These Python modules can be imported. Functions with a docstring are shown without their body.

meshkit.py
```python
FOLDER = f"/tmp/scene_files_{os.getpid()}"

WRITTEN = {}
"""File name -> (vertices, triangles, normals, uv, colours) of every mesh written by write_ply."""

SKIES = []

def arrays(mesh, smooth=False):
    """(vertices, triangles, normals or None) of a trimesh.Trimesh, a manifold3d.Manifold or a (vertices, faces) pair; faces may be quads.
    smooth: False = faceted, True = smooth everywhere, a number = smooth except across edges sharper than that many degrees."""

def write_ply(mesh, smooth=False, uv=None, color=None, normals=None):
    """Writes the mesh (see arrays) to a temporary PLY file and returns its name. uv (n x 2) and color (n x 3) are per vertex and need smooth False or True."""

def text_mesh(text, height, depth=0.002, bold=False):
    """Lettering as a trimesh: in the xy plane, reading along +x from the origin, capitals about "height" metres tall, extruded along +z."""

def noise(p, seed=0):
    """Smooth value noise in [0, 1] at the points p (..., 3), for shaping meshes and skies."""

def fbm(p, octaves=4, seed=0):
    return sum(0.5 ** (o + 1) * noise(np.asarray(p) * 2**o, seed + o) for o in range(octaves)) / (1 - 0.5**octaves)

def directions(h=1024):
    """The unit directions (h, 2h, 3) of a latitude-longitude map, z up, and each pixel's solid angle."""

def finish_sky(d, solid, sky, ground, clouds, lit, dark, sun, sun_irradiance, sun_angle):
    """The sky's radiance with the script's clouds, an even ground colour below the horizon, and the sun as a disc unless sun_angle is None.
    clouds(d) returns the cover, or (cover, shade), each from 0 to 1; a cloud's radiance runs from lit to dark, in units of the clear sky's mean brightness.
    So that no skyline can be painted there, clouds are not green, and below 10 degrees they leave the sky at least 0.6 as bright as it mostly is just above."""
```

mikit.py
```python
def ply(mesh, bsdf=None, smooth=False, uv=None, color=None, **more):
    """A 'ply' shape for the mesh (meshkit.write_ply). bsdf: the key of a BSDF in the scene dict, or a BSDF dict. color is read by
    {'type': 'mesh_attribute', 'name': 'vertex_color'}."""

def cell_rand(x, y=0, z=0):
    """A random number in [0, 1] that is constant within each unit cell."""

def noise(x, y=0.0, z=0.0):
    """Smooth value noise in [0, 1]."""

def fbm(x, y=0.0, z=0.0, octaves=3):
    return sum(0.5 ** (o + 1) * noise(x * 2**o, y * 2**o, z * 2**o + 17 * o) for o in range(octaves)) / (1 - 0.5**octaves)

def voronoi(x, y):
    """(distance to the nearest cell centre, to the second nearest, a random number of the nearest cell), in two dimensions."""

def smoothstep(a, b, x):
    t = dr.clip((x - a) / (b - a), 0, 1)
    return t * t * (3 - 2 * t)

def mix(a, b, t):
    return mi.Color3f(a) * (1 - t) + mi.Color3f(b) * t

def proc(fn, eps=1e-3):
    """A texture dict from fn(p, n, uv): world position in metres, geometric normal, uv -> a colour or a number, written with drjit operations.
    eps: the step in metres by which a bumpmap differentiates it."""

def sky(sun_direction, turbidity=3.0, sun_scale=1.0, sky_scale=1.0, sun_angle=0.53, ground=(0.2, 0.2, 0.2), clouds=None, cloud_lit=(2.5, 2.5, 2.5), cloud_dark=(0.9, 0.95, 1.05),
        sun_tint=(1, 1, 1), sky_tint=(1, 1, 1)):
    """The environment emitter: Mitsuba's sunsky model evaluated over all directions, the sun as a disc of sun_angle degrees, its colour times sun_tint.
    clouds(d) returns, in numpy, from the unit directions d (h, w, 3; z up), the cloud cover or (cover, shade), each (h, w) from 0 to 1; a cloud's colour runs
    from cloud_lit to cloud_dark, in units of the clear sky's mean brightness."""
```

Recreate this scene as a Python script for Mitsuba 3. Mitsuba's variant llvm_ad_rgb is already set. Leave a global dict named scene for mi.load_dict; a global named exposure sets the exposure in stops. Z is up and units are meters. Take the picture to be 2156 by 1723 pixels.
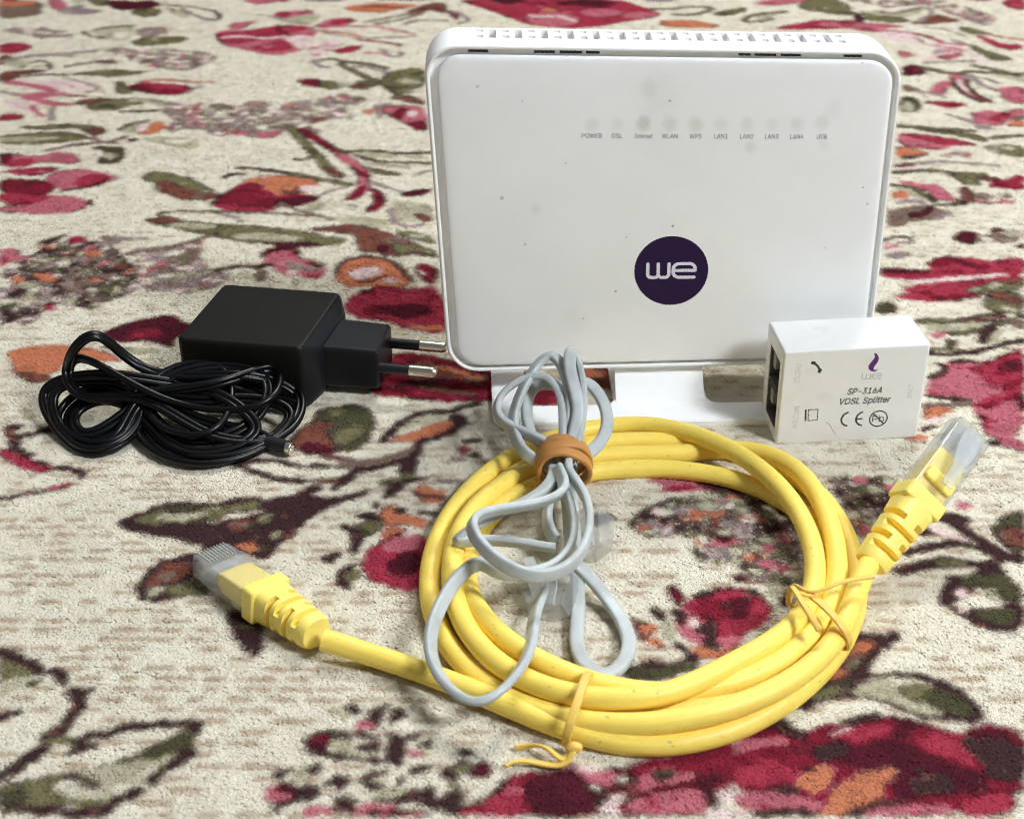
"""A white modem router on its stand, a splitter, a yellow network lead, a grey phone lead and a black power adapter on a flowered carpet."""
import math, random
import numpy as np
import trimesh, shapely, manifold3d as m3
from shapely.geometry import Polygon, LineString, Point
from shapely import affinity
from scipy.interpolate import splprep, splev
from scipy.spatial import cKDTree
from scipy.cluster.vq import kmeans2, vq
import mitsuba as mi
import mikit, meshkit

T = mi.ScalarTransform4f
scene, labels = {}, {}
rng = np.random.default_rng(7)
random.seed(7)

# ------------------------------------------------------------------ camera, light, exposure
PITCH = math.radians(32.5)
CAM = np.array([0, 0, .27])
LOOK = CAM + np.array([0, math.cos(PITCH), -math.sin(PITCH)])
scene['camera'] = {'type': 'thinlens', 'fov': 40.0, 'fov_axis': 'x', 'aperture_radius': .0011, 'focus_distance': .475, 'near_clip': .01, 'far_clip': 50.0,
                   'to_world': T().look_at(origin=CAM.tolist(), target=LOOK.tolist(), up=[0, 0, 1])}
exposure = 1.45
LAMP_A = (.3, 1.25, 1.4); LAMP_B = (.72, -.05, .9)
scene['room_light'] = {'type': 'constant', 'radiance': {'type': 'rgb', 'value': [.056, .057, .058]}}


def lamp(key, pos, aim, w, h, rgb, label):
    to = T().look_at(origin=list(pos), target=list(aim), up=[0, 1, .1])
    scene[key] = {'type': 'rectangle', 'to_world': to @ T().scale([w / 2, h / 2, 1]), 'emitter': {'type': 'area', 'radiance': {'type': 'rgb', 'value': list(rgb)}}}
    labels[key] = {'label': label, 'category': 'lamp'}


lamp('ceiling_lamp', LAMP_A, (.1, .5, 0), .6, .30, (12.0, 12.1, 11.8), 'long white ceiling lamp above the back of the carpet')
lamp('wall_lamp', LAMP_B, (.05, .45, .05), .30, .20, (26, 27.6, 29.4), 'white wall lamp to the right of the carpet')

# ------------------------------------------------------------------ materials


def srgb(r, g, b):
    return [float(((c / 255 + .055) / 1.055) ** 2.4 if c > 10 else c / 255 / 12.92) for c in (r, g, b)]


def rgb(c): return {'type': 'rgb', 'value': [float(x) for x in c]}


def plastic(key, col, rough=.25, spec=.5, tex=None, bump=None, **kw):
    d = {'type': 'principled', 'base_color': tex or rgb(col), 'roughness': rough, 'specular': spec, **kw}
    if bump is not None:
        d = {'type': 'bumpmap', 'arbitrary': bump, 'scale': 1.0, 'bsdf': d}
    scene[key] = {'type': 'twosided', 'bsdf': d}


# ------------------------------------------------------------------ mesh helpers
def loft(loops, close_start=True, close_end=True):
    """Closed loops of equal length -> one closed mesh."""
    n = len(loops[0]); V = [np.asarray(l, float) for l in loops]; F = []
    for i in range(len(V) - 1):
        a, b = i * n, (i + 1) * n
        for j in range(n):
            k = (j + 1) % n
            F += [[a + j, a + k, b + k], [a + j, b + k, b + j]]
    v = np.vstack(V)
    extra = []
    if close_start:
        c = len(v) + len(extra); extra.append(V[0].mean(0)); F += [[c, (j + 1) % n, j] for j in range(n)]
    if close_end:
        c = len(v) + len(extra); extra.append(V[-1].mean(0)); o = (len(V) - 1) * n; F += [[c, o + j, o + (j + 1) % n] for j in range(n)]
    if extra: v = np.vstack([v, extra])
    m = trimesh.Trimesh(v, np.array(F), process=False)
    if m.volume < 0: m.invert()
    return m


def rrect(w, h, r, n=8, cx=0, cy=0):
    """Rounded rectangle, counter clockwise, 4*(n+1) points."""
    p = []
    for k, (sx, sy) in enumerate(((1, -1), (1, 1), (-1, 1), (-1, -1))):
        for i in range(n + 1):
            a = math.radians(-90 + 90 * k + 90 * i / n)
            p.append((cx + sx * (w / 2 - r) + r * math.cos(a), cy + sy * (h / 2 - r) + r * math.sin(a)))
    return np.array(p)


def lift(p2, z): return np.column_stack([p2, np.full(len(p2), z)])


def rbox(w, d, h, r=.6, rc=None, n=5, z0=0.0, k=3):
    """Box in mm with rounded corners rc seen from above and edges rounded by r at top and bottom; x and y centred."""
    rc = rc or max(r, 1.0)
    L = []
    for i in range(k + 1):
        a = math.pi / 2 * i / k
        L.append(lift(rrect(w - 2 * r * (1 - math.sin(a)), d - 2 * r * (1 - math.sin(a)), max(rc - r * (1 - math.sin(a)), .05), n), z0 + r * (1 - math.cos(a))))
    for i in range(k + 1):
        a = math.pi / 2 * i / k
        L.append(lift(rrect(w - 2 * r * (1 - math.cos(a)), d - 2 * r * (1 - math.cos(a)), max(rc - r * (1 - math.cos(a)), .05), n), z0 + h - r + r * math.sin(a)))
    return loft(L)


def box(x0, x1, y0, y1, z0, z1):
    return trimesh.creation.box(bounds=[[x0, y0, z0], [x1, y1, z1]])


def man(m):
    m = m.copy(); m.merge_vertices()
    return m3.Manifold(m3.Mesh(np.asarray(m.vertices, np.float32), np.asarray(m.faces, np.uint32)))


def tri(M):
    q = M.to_mesh(); return trimesh.Trimesh(q.vert_properties[:, :3], q.tri_verts, process=False)


def cut(m, tools):
    M = man(m)
    for t in tools: M = M - man(t)
    return tri(M)


def cat(*ms): return trimesh.util.concatenate(list(ms))


def frame_map(o, x, y, z):
    """mm in a local frame -> metres in the world."""
    M = np.column_stack([x, y, z]) / 1000.0
    return lambda v: np.asarray(v, float) @ M.T + o


def put(key, mesh, bsdf, fn=None, smooth=30, **lab):
    if key in scene:
        i = 1
        while f'{key}_{i:03d}' in scene: i += 1
        key = f'{key}_{i:03d}'
    if fn is not None:
        mesh = mesh.copy(); mesh.vertices = fn(mesh.vertices)
    scene[key] = mikit.ply(mesh, bsdf, smooth=smooth)
    if lab: labels[key] = lab
    return key


def nums(s): return np.array([[float(a) for a in q.split(',')] for q in s.split()]) / 1e4


def spline(p, step=.0012, s=.0004, rough=0.0, seed=0):
    p = np.asarray(p, float)
    tck, u = splprep(p.T, s=len(p) * s * s, k=3)
    L = np.linalg.norm(np.diff(p, axis=0), axis=1).sum()
    q = np.array(splev(np.linspace(0, 1, max(int(L / step), 8)), tck)).T
    return q


def sweep(p, prof, up=(0, 0, 1), twist=None, taper=None, caps=True):
    """Sweep a closed profile (n,2 in metres) along p; profile x goes sideways, y along the carried normal."""
    p = np.asarray(p, float); t = np.gradient(p, axis=0); t /= np.linalg.norm(t, axis=1, keepdims=True)
    n = np.asarray(up, float); n = n - t[0] * (n @ t[0]); n /= np.linalg.norm(n); loops = []
    for i in range(len(p)):
        n = n - t[i] * (n @ t[i]); n /= np.linalg.norm(n); b = np.cross(t[i], n)
        a = 0 if twist is None else twist[i]; c, s = math.cos(a), math.sin(a)
        k = 1 if taper is None else taper[i]
        nn, bb = n * c + b * s, b * c - n * s
        loops.append(p[i] + k * prof[:, :1] * bb + k * prof[:, 1:] * nn)
    return loft(loops, caps, caps)


def circle(r, n=14, ry=None):
    a = np.arange(n) * 2 * math.pi / n
    return np.column_stack([r * np.cos(a), (ry or r) * np.sin(a)])


def superell(a, b, e=3.0, n=18):
    th = np.arange(n) * 2 * math.pi / n
    return np.column_stack([a * np.sign(np.cos(th)) * np.abs(np.cos(th)) ** (2 / e), b * np.sign(np.sin(th)) * np.abs(np.sin(th)) ** (2 / e)])


def extrude(shape, depth):
    gs = getattr(shape, 'geoms', [shape])
    return cat(*[trimesh.creation.extrude_polygon(g, depth, engine='earcut') for g in gs if g.area > 1e-9])


def chaikin(p, it=2, closed=True):
    for _ in range(it):
        q = np.roll(p, -1, 0) if closed else p[1:]
        a = p if closed else p[:-1]
        r = np.empty((2 * len(a), 2)); r[0::2] = .75 * a + .25 * q; r[1::2] = .25 * a + .75 * q
        p = r if closed else np.vstack([p[:1], r, p[-1:]])
    return p


# ------------------------------------------------------------------ the carpet
PATTERN = """f b 0:-3343,9168 -3274,9216 -3120,9192 -3038,9121 -3033,9005 -2980,8914 -3140,8836 -3238,8825
f o 0:-3358,9216 -3253,9168 -3092,9216 -3114,9098 -3232,9074 -3322,9098
f r 0:-3373,9264 -3288,9264 -3232,9240 -3284,9204 -3362,9228
f k 0:-3043,9240 -3000,9264 -2885,9121 -2882,9005 -2917,8982 -2983,9074
f m 0:-2924,8959 -2870,9063 -2774,9121 -2778,9028 -2621,9005 -2653,8914 -2786,8903
f s 0:-2910,9216 -2832,9240 -2786,9168 -2843,9121
s g 1.6:-2783,9240 -2716,9168 -2628,9121
f d 0:-2667,9192 -2602,9216 -2454,9180 -2358,9216 -2272,9109 -2329,9051 -2436,9005 -2525,9005 -2621,9121
f g 0:-2790,9240 -2698,9264 -2658,9216 -2616,9098 -2699,9098
f g 0:-2444,8982 -2343,9051 -2257,9005 -2245,8914 -2298,8847 -2373,8880
s g 1.4:-2275,9121 -2108,9086 -1935,9005 -1868,8937 -1844,8802 -1910,8791 -2027,8914 -2230,9040
f s 0:-2223,9005 -2122,8982 -2032,8869 -2080,8836 -2163,8914
s m 1.4:-2136,9051 -1998,8869 -1908,8780
c mauve 0:-3148,8597 -3091,8650 -2956,8618 -2906,8650 -2828,8607 -2724,8565 -2677,8460 -2761,8460 -2867,8419 -2956,8502 -3083,8533
f s 0:-2646,8544 -2599,8618 -2483,8629 -2378,8693 -2327,8586 -2326,8378 -2460,8399 -2570,8450
f c 0:-2456,8544 -2349,8565 -2348,8419 -2424,8440
f g 0:-2653,8544 -2637,8586 -2591,8481 -2480,8481 -2491,8419 -2597,8481
s g 1.6:-2577,8607 -2470,8661 -2362,8682
c mauve 0:-2344,8629 -2152,8661 -2074,8607 -2123,8523 -2257,8419
f g 0:-2312,8348 -2242,8440 -2112,8471 -1956,8440 -1999,8358 -2115,8298 -2243,8298
s m 2.2:-2325,8238 -2475,8199 -2649,8140 -2859,8101
f r 0:-3085,8328 -2963,8348 -2869,8268 -2894,8179 -2993,8150 -3034,8159
f u 0:-3016,8101 -2946,8121 -2949,8006 -2958,7913
c mauve 0:-2319,8238 -2234,8199 -2166,8238 -1967,8199 -1836,8179 -1715,8063 -1791,7931 -1857,7830 -1995,7876 -2130,7931 -2178,8006 -2249,8044
c mauve 0:-2520,8179 -2357,8238 -2296,8140 -2392,8121
s m 2.0:-2967,8025 -2859,8082 -2726,8121 -2589,8101
f s 0:-2962,7987 -2916,8063 -2838,7987 -2718,8025 -2650,7913 -2799,7876 -2903,7894
s g 1.4:-2822,7913 -2723,8044 -2652,7876
f c 0:-2821,7950 -2725,8006 -2685,7950 -2798,7913
s b 2.0:-2310,7987 -2394,8025 -2479,7968 -2576,7913
f u 0:-2397,7987 -2367,8044 -2298,7987 -2365,7959
f u 0:-2924,7803 -2838,7839 -2674,7866 -2673,7821 -2797,7785 -2807,7695 -2875,7643
s g 1.6:-2811,7731 -2663,7785 -2525,7767
f g 0:-2543,7767 -2385,7839 -2279,7857 -2136,7821 -2034,7857 -2155,7767 -2269,7740 -2406,7776
f K 0:-2875,7643 -2771,7695 -2628,7660 -2506,7695 -2331,7573 -2411,7471 -2549,7505 -2730,7556
f k 0:-2863,7643 -2796,7678 -2702,7625 -2568,7573 -2498,7488 -2568,7488 -2675,7573 -2805,7608
s K 2.0:-2501,7678 -2342,7573 -2295,7573 -2335,7522
s m 1.2:-2523,7713 -2396,7643 -2323,7590 -2292,7539 -2344,7488
f k 0:-2775,7471 -2658,7471 -2571,7454 -2451,7488 -2491,7421 -2603,7404 -2453,7322 -2344,7305 -2416,7273 -2519,7289 -2640,7371 -2702,7421
s m 1.4:-2833,7505 -2775,7471 -2695,7437
f K 0:-2763,7354 -2612,7354 -2520,7273 -2550,7177 -2722,7257
s k 1.6:-2589,7273 -2544,7177 -2480,7130
s m 2.0:-2469,7257 -2459,7177 -2418,7068
s k 1.6:-2339,7421 -2489,7454 -2622,7471
f r 0:-2723,7146 -2659,7161 -2576,7130 -2609,7068 -2692,7045
f g 0:-2228,7643 -2194,7678 -2142,7556 -2079,7488 -2125,7454 -2170,7471
f r 0:-2140,7573 -2084,7643 -1937,7625 -1766,7573 -1787,7471 -1898,7437 -2050,7488
f R 0:-2122,7573 -2075,7625 -1963,7522 -1836,7539 -1772,7573 -1787,7471 -1902,7454 -2026,7488
s o 1.6:-2080,7651 -1988,7695 -1860,7660 -1677,7643
s m 1.4:-1791,7488 -1757,7556 -1724,7573
f u 0:-2382,7338 -2307,7387 -2218,7404 -2142,7379 -2196,7314 -2329,7289
f g 0:-2305,7289 -2210,7371 -2070,7396 -1966,7371 -2021,7305 -2108,7257 -2114,7209 -2256,7209
s g 1.6:-2093,7193 -1996,7193 -1896,7209
s s 2.0:-2061,7354 -1985,7354 -1864,7273
c mauve 0:-1893,7193 -1801,7305 -1677,7322 -1525,7289 -1447,6828 -1537,6857 -1608,6946 -1719,6946 -1751,6887 -1791,6946 -1768,7083
s m 1.6:-1966,7371 -1874,7322 -1798,7289
f s 0:-2031,6931 -2002,7022 -1919,7053 -1892,6977 -1927,6887 -1988,6865
f K 0:-1955,6961 -1916,7037 -1886,7053 -1893,6931 -1949,6887
f o 0:-1898,7007 -1850,7045 -1806,6992 -1812,6917 -1858,6872 -1933,6865 -1874,6946
s g 1.6:-2031,6931 -1998,7030 -1910,7060
f g 0:-2565,6977 -2461,6984 -2343,6999 -2201,6992 -2136,6977 -2096,6902 -2136,6843 -2217,6902 -2244,6961 -2327,6939 -2489,6924
f u 0:-2210,6917 -2166,6961 -2085,6902 -2133,6828
f g 0:-2630,6843 -2501,6872 -2399,6902 -2258,6887 -2151,6814 -2227,6770 -2367,6727 -2508,6727 -2598,6742
f s 0:-2621,6814 -2516,6828 -2395,6828 -2271,6814 -2444,6770 -2603,6756
f s 0:-1905,6814 -1808,6843 -1653,6835 -1581,6770 -1581,6685 -1636,6664 -1725,6706 -1822,6756
f c 0:-1796,6785 -1687,6785 -1627,6814 -1673,6713
s b 1.8:-2333,6643 -2251,6699 -2133,6742 -2050,6756 -1980,6828
f p 0:-1973,6799 -1908,6799 -1932,6763
s b 1.6:-2151,6814 -2082,6756 -2003,6742
f G 0:-2120,6671 -2084,6699 -2000,6685 -1966,6699 -1923,6560 -1949,6492 -2009,6479 -2052,6505 -2020,6587 -2047,6657
f s 0:-2051,6587 -1987,6629 -1949,6560 -1992,6519
f k 0:-2558,6610 -2479,6596 -2350,6555 -2302,6610 -2215,6623 -2146,6541 -2116,6487 -2202,6473 -2298,6500 -2359,6473 -2473,6433 -2529,6514
f R 0:-2558,6610 -2506,6596 -2473,6541 -2477,6447 -2520,6487
f r 0:-2481,6514 -2410,6541 -2344,6514 -2358,6433 -2462,6433
f r 0:-2484,6368 -2370,6420 -2253,6433 -2205,6407 -2259,6342 -2313,6316 -2453,6368
f k 0:-2252,6316 -2199,6387 -2101,6407 -2011,6381 -1926,6329 -1884,6303 -1952,6227 -2041,6176 -2115,6152 -2173,6214
f r 0:-2094,6303 -2025,6355 -1923,6316 -1955,6239 -2037,6201 -2061,6214
f R 0:-2460,6290 -2313,6277 -2241,6277 -2164,6201 -2187,6102 -2220,6042 -2319,6090 -2410,6127
f r 0:-2410,6127 -2306,6115 -2189,6090 -2112,6102 -2149,6018 -2267,5982 -2376,6018
f k 0:-2365,5982 -2239,5970 -2182,6030 -2122,6102 -2049,6090 -1968,6030 -1955,5959 -2012,5912 -2122,5889 -2271,5912 -2347,5923
s p 1.6:-2115,6152 -2024,6189 -1954,6233
f p 0:-1976,6042 -1960,6054 -1940,5994 -1956,5982
s m 1.2:-1920,6303 -1877,6296
f g 0:-1789,6290 -1759,6368 -1746,6400 -1643,6355 -1550,6303 -1474,6227 -1383,6139 -1454,6115 -1619,6189 -1701,6239
f u 0:-1711,6239 -1658,6277 -1538,6164 -1416,6127 -1363,6115 -1410,6042 -1520,6042 -1624,6115 -1669,6139
f R 0:-1404,6006 -1361,6102 -1335,6164 -1294,5923 -1358,5970
s g 1.6:-1616,5889 -1545,5923 -1438,5923 -1328,5912
f g 0:-1668,5814 -1638,5854 -1575,5877 -1464,5809 -1271,5786 -1243,5621 -1353,5675 -1454,5708 -1551,5764
f u 0:-1659,5820 -1611,5866 -1553,5866 -1484,5809 -1556,5786
f s 0:-1554,5775 -1492,5803 -1364,5786 -1300,5753 -1380,5719 -1480,5741
c berry 0:-2087,5578 -2060,5632 -2003,5664 -1955,5697 -1882,5632 -1777,5589 -1715,5526 -1645,5422 -1577,5322 -1532,5120 -1647,5055 -1677,4965 -1763,5001 -1850,5037 -1877,4947 -1884,4868 -1973,4840 -2015,4840 -2175,5362 -2091,5463 -2028,5515
f k 0:-2225,5526 -2179,5541 -2117,5505 -2137,5463 -2068,5463 -2084,5422 -2145,5412 -2175,5362
f r 0:-2206,5463 -2158,5443 -2151,5372 -2172,5352
f o 0:-1848,5484 -1817,5526 -1770,5484 -1796,5443
f o 0:-2019,5292 -1956,5292 -1898,5244 -1928,5224
f o 0:-2097,5253 -2074,5283 -2029,5234 -2047,5205
f u 0:-1697,5372 -1663,5422 -1615,5372 -1649,5322
f r 0:-1957,5632 -1921,5675 -1876,5610 -1921,5568
f r 0:-1883,5001 -1865,5028 -1827,4983 -1856,4965
c mauve 0:-1821,5654 -1767,5664 -1722,5632 -1728,5578 -1786,5589
s m 1.6:-1764,5654 -1712,5632 -1613,5632
c mauve 0:-1678,5526 -1448,5578 -1368,5654 -1344,5526 -1344,5422 -1271,5322 -1189,5302 -1176,5224 -1271,5129 -1329,5111 -1448,5139 -1544,5177 -1588,5372
s b 1.8:-1659,5484 -1530,5526 -1422,5589 -1364,5632 -1325,5675
s m 1.6:-1572,5463 -1479,5505 -1411,5536
f b 0:-1420,5392 -1397,5463 -1413,5547 -1363,5526 -1342,5463 -1372,5382
f c 0:-1528,5474 -1428,5526 -1414,5505 -1469,5453
s m 1.6:-1246,5312 -1196,5342
f k 0:-1766,9192 -1679,9264 -1412,9264 -1448,9216 -1567,9168 -1643,9121 -1706,9168
f m 0:-1412,9264 -1074,9264 -1112,9216 -1234,9180 -1336,9216
f k 0:-1527,8892 -1484,8971 -1376,8982 -1284,9017 -1265,8914 -1362,8880 -1436,8825
f r 0:-1523,8914 -1485,8982 -1415,8971 -1426,8847 -1493,8847
f s 0:-1436,8825 -1350,8892 -1274,8937 -1193,8825 -1274,8715 -1387,8758
s m 1.6:-1617,8903 -1568,8892 -1493,8847 -1386,8747 -1274,8715
f k 0:-1219,8693 -1153,8825 -1047,8847 -977,8813 -1019,8693 -1121,8650 -1198,8629
f r 0:-1148,8780 -1059,8825 -1002,8802 -1072,8693 -1125,8693
f k 0:-1765,8693 -1709,8758 -1588,8758 -1645,8693 -1671,8607 -1737,8607
f k 0:-1826,8586 -1628,8586 -1519,8650 -1420,8704 -1228,8661 -1199,8523 -1259,8378 -1229,8238 -1308,8159 -1388,8101 -1567,8199 -1736,8298 -1796,8419
f r 0:-1815,8523 -1664,8565 -1539,8607 -1469,8671 -1391,8586 -1342,8419 -1485,8419 -1592,8358 -1701,8318 -1796,8419
f r 0:-1573,8238 -1483,8318 -1404,8399 -1363,8378 -1308,8258 -1351,8199 -1450,8179
f r 0:-1469,8671 -1378,8693 -1253,8650 -1322,8565 -1421,8523
f K 0:-1413,8460 -1222,8502 -1177,8338 -1252,8218 -1313,8298
s K 1.4:-1761,8440 -1651,8481 -1524,8419 -1387,8460
c pinkmix 0:-1227,8218 -1138,8338 -1124,8440 -1070,8419 -1006,8298 -1082,8179 -1120,8063 -1200,8101
s k 1.4:-1216,8671 -976,8661 -844,8671 -705,8586 -596,8523
s m 1.2:-587,8481 -696,8460 -891,8450 -1050,8481 -1235,8607
s o 1.4:-1180,8586 -1043,8544 -933,8481
f r 0:-1070,8179 -1014,8258 -943,8308 -895,8278 -930,8179 -1002,8140
s k 1.8:-953,8419 -820,8378 -701,8338 -672,8298
s m 1.6:-769,8218 -735,8101 -646,8092 -664,8179
s k 1.4:-865,8159 -763,8140
f o 0:-1095,9051 -985,9133 -842,9168 -701,9145 -603,9121 -695,9051 -826,8959 -949,8959 -1042,9005
s u 1.4:-959,9074 -851,9098 -695,9051
f R 0:-911,9240 -850,9264 -470,9264 -553,9228 -749,9228
f u 0:-689,8959 -602,9098 -430,9204 -419,8914 -486,8982 -555,9005 -620,8937
s b 1.8:-918,8758 -816,8825 -687,8914 -594,8959
s b 1.8:-847,8715 -720,8802 -616,8869 -555,9005
s m 1.6:-674,8715 -612,8802 -491,8802 -413,8780
s g 2.2:-1155,7987 -1070,8063 -974,7987 -849,7968 -718,7876
s m 1.6:-1155,7987 -1115,7913 -1064,7894
s g 2.4:-995,7950 -909,7821 -789,7695 -696,7590 -628,7454
s m 1.6:-941,7894 -844,7913 -712,7803
f R 0:-1219,7669 -1150,7695 -1064,7678 -1046,7573 -1111,7573 -1163,7608
f g 0:-1087,7669 -1002,7660 -962,7625 -931,7556 -1000,7530 -1062,7556
f s 0:-1014,7660 -928,7643 -882,7660 -897,7573 -941,7539
f u 0:-902,7556 -866,7625 -781,7608 -787,7539 -869,7522
f g 0:-895,7678 -762,7660 -755,7573 -816,7590
f g 0:-731,7731 -689,7821 -607,7876 -504,7894 -490,7625 -527,7539 -585,7522 -535,7471 -628,7454 -694,7556 -747,7625
f s 0:-678,7660 -610,7731 -504,7660 -502,7625 -591,7625
f u 0:-682,7404 -603,7437 -532,7421 -468,7322 -478,7289 -585,7338
f m 0:-760,7289 -697,7289 -653,7322 -690,7193 -702,7068 -707,7130
f k 0:-709,7225 -661,7273 -559,7289 -464,7241 -442,6931 -504,6946 -564,7022 -638,7114
f R 0:-639,7130 -603,7257 -556,7241 -581,7099 -588,7037
f R 0:-553,7022 -455,7068 -442,6917 -503,6931
f K 0:-581,7193 -519,7209 -493,7146 -536,7099
f o 0:-801,7161 -772,7225 -726,7225 -755,7161
c mauve 0:-1602,7322 -1527,7289 -1476,7257 -1416,7354 -1327,7338 -1264,7225 -1203,7371 -1050,7354 -981,7471 -872,7437 -773,7371 -845,7273 -926,7273 -843,7130 -869,7053 -955,7114 -1049,7053 -1151,6977 -1219,6828 -1293,6814 -1423,6872 -1520,6857
f k 0:-1451,6872 -1411,6931 -1362,6902 -1366,6857
f k 0:-1307,6828 -1296,6902 -1188,6917 -1219,6828
f k 0:-1072,7053 -955,7114 -993,7053 -1045,7022
c mauve 0:-1092,6946 -1042,6992 -983,6917 -1013,6843 -1068,6843
s R 3.2:-1089,6926 -927,6708 -833,6582 -743,6407 -715,6329
f k 0:-912,6665 -836,6610 -750,6487 -700,6394 -748,6407 -836,6500
s g 3.2:-1148,6956 -1028,6693 -959,6568 -901,6420 -834,6329
s g 2.0:-1067,6541 -1028,6527 -994,6596
s u 2.6:-901,6420 -865,6381 -829,6329
f k 0:-743,6290 -717,6342 -685,6277 -673,6189 -687,6127 -724,6090
f R 0:-784,6042 -748,6127 -731,6214 -693,6189 -704,6090 -740,6042
f R 0:-678,6189 -630,6164 -589,6090 -587,5994 -621,5923 -673,5912 -673,5959 -632,6006 -655,6102
s g 2.0:-860,6637 -712,6651 -570,6610 -411,6623
f s 0:-806,6623 -678,6623 -558,6596 -598,6555 -704,6555
f g 0:-748,6460 -628,6394 -532,6355 -520,6329 -624,6342 -700,6394
s g 1.8:-782,6596 -690,6514 -562,6500 -404,6487
s s 2.2:-729,6487 -591,6460 -506,6433
s m 1.6:-449,6355 -419,6381 -399,6394
f s 0:-536,6582 -431,6596 -407,6541 -480,6527
s p 1.8:-1335,6433 -1265,6420 -1168,6394 -1059,6355 -959,6303
s p 1.6:-1388,6316 -1338,6355 -1296,6355
s g 2.6:-1069,6355 -959,6303 -853,6264 -777,6227
f o 0:-1297,6264 -1201,6342 -1096,6329 -970,6303 -920,6227 -960,6139 -1024,6090 -1109,6127 -1187,6176 -1262,6201
f u 0:-1096,6176 -1029,6127 -1018,6201 -976,6189 -1016,6102 -1066,6102
f K 0:-1000,6214 -930,6227 -913,6164 -959,6127 -1003,6164
f r 0:-1314,6214 -1272,6264 -1184,6227 -1185,6164 -1109,6127 -1110,6066 -1196,6042 -1358,5947 -1384,6090 -1321,6164
f R 0:-1384,6090 -1316,6164 -1232,6176 -1126,6102 -1036,6102 -946,6102 -893,6078 -944,6006 -1049,5982 -1156,5970 -1268,5994 -1363,5970
f d 0:-1123,6018 -1034,6090 -934,6090 -896,6066 -962,5994 -1048,5970
f r 0:-1371,6018 -1270,6006 -1166,5970 -1056,5959 -1129,5923 -1256,5923 -1359,5953
s m 1.6:-905,6102 -842,6164 -794,6189
s b 1.6:-1072,6006 -984,5935 -868,5866 -806,5831
f s 0:-969,5970 -879,6042 -844,5994 -911,5900
s m 1.4:-755,5994 -723,5970
s m 1.6:-668,6252 -570,6176 -507,6139
f d 0:-527,6127 -459,6164 -379,6176 -396,6115 -494,6078
f s 0:-559,6018 -521,6042 -430,6018 -364,5970 -355,5786 -419,5809 -485,5786 -539,5877
f u 0:-454,5912 -373,5866 -351,5809 -399,5797
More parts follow.
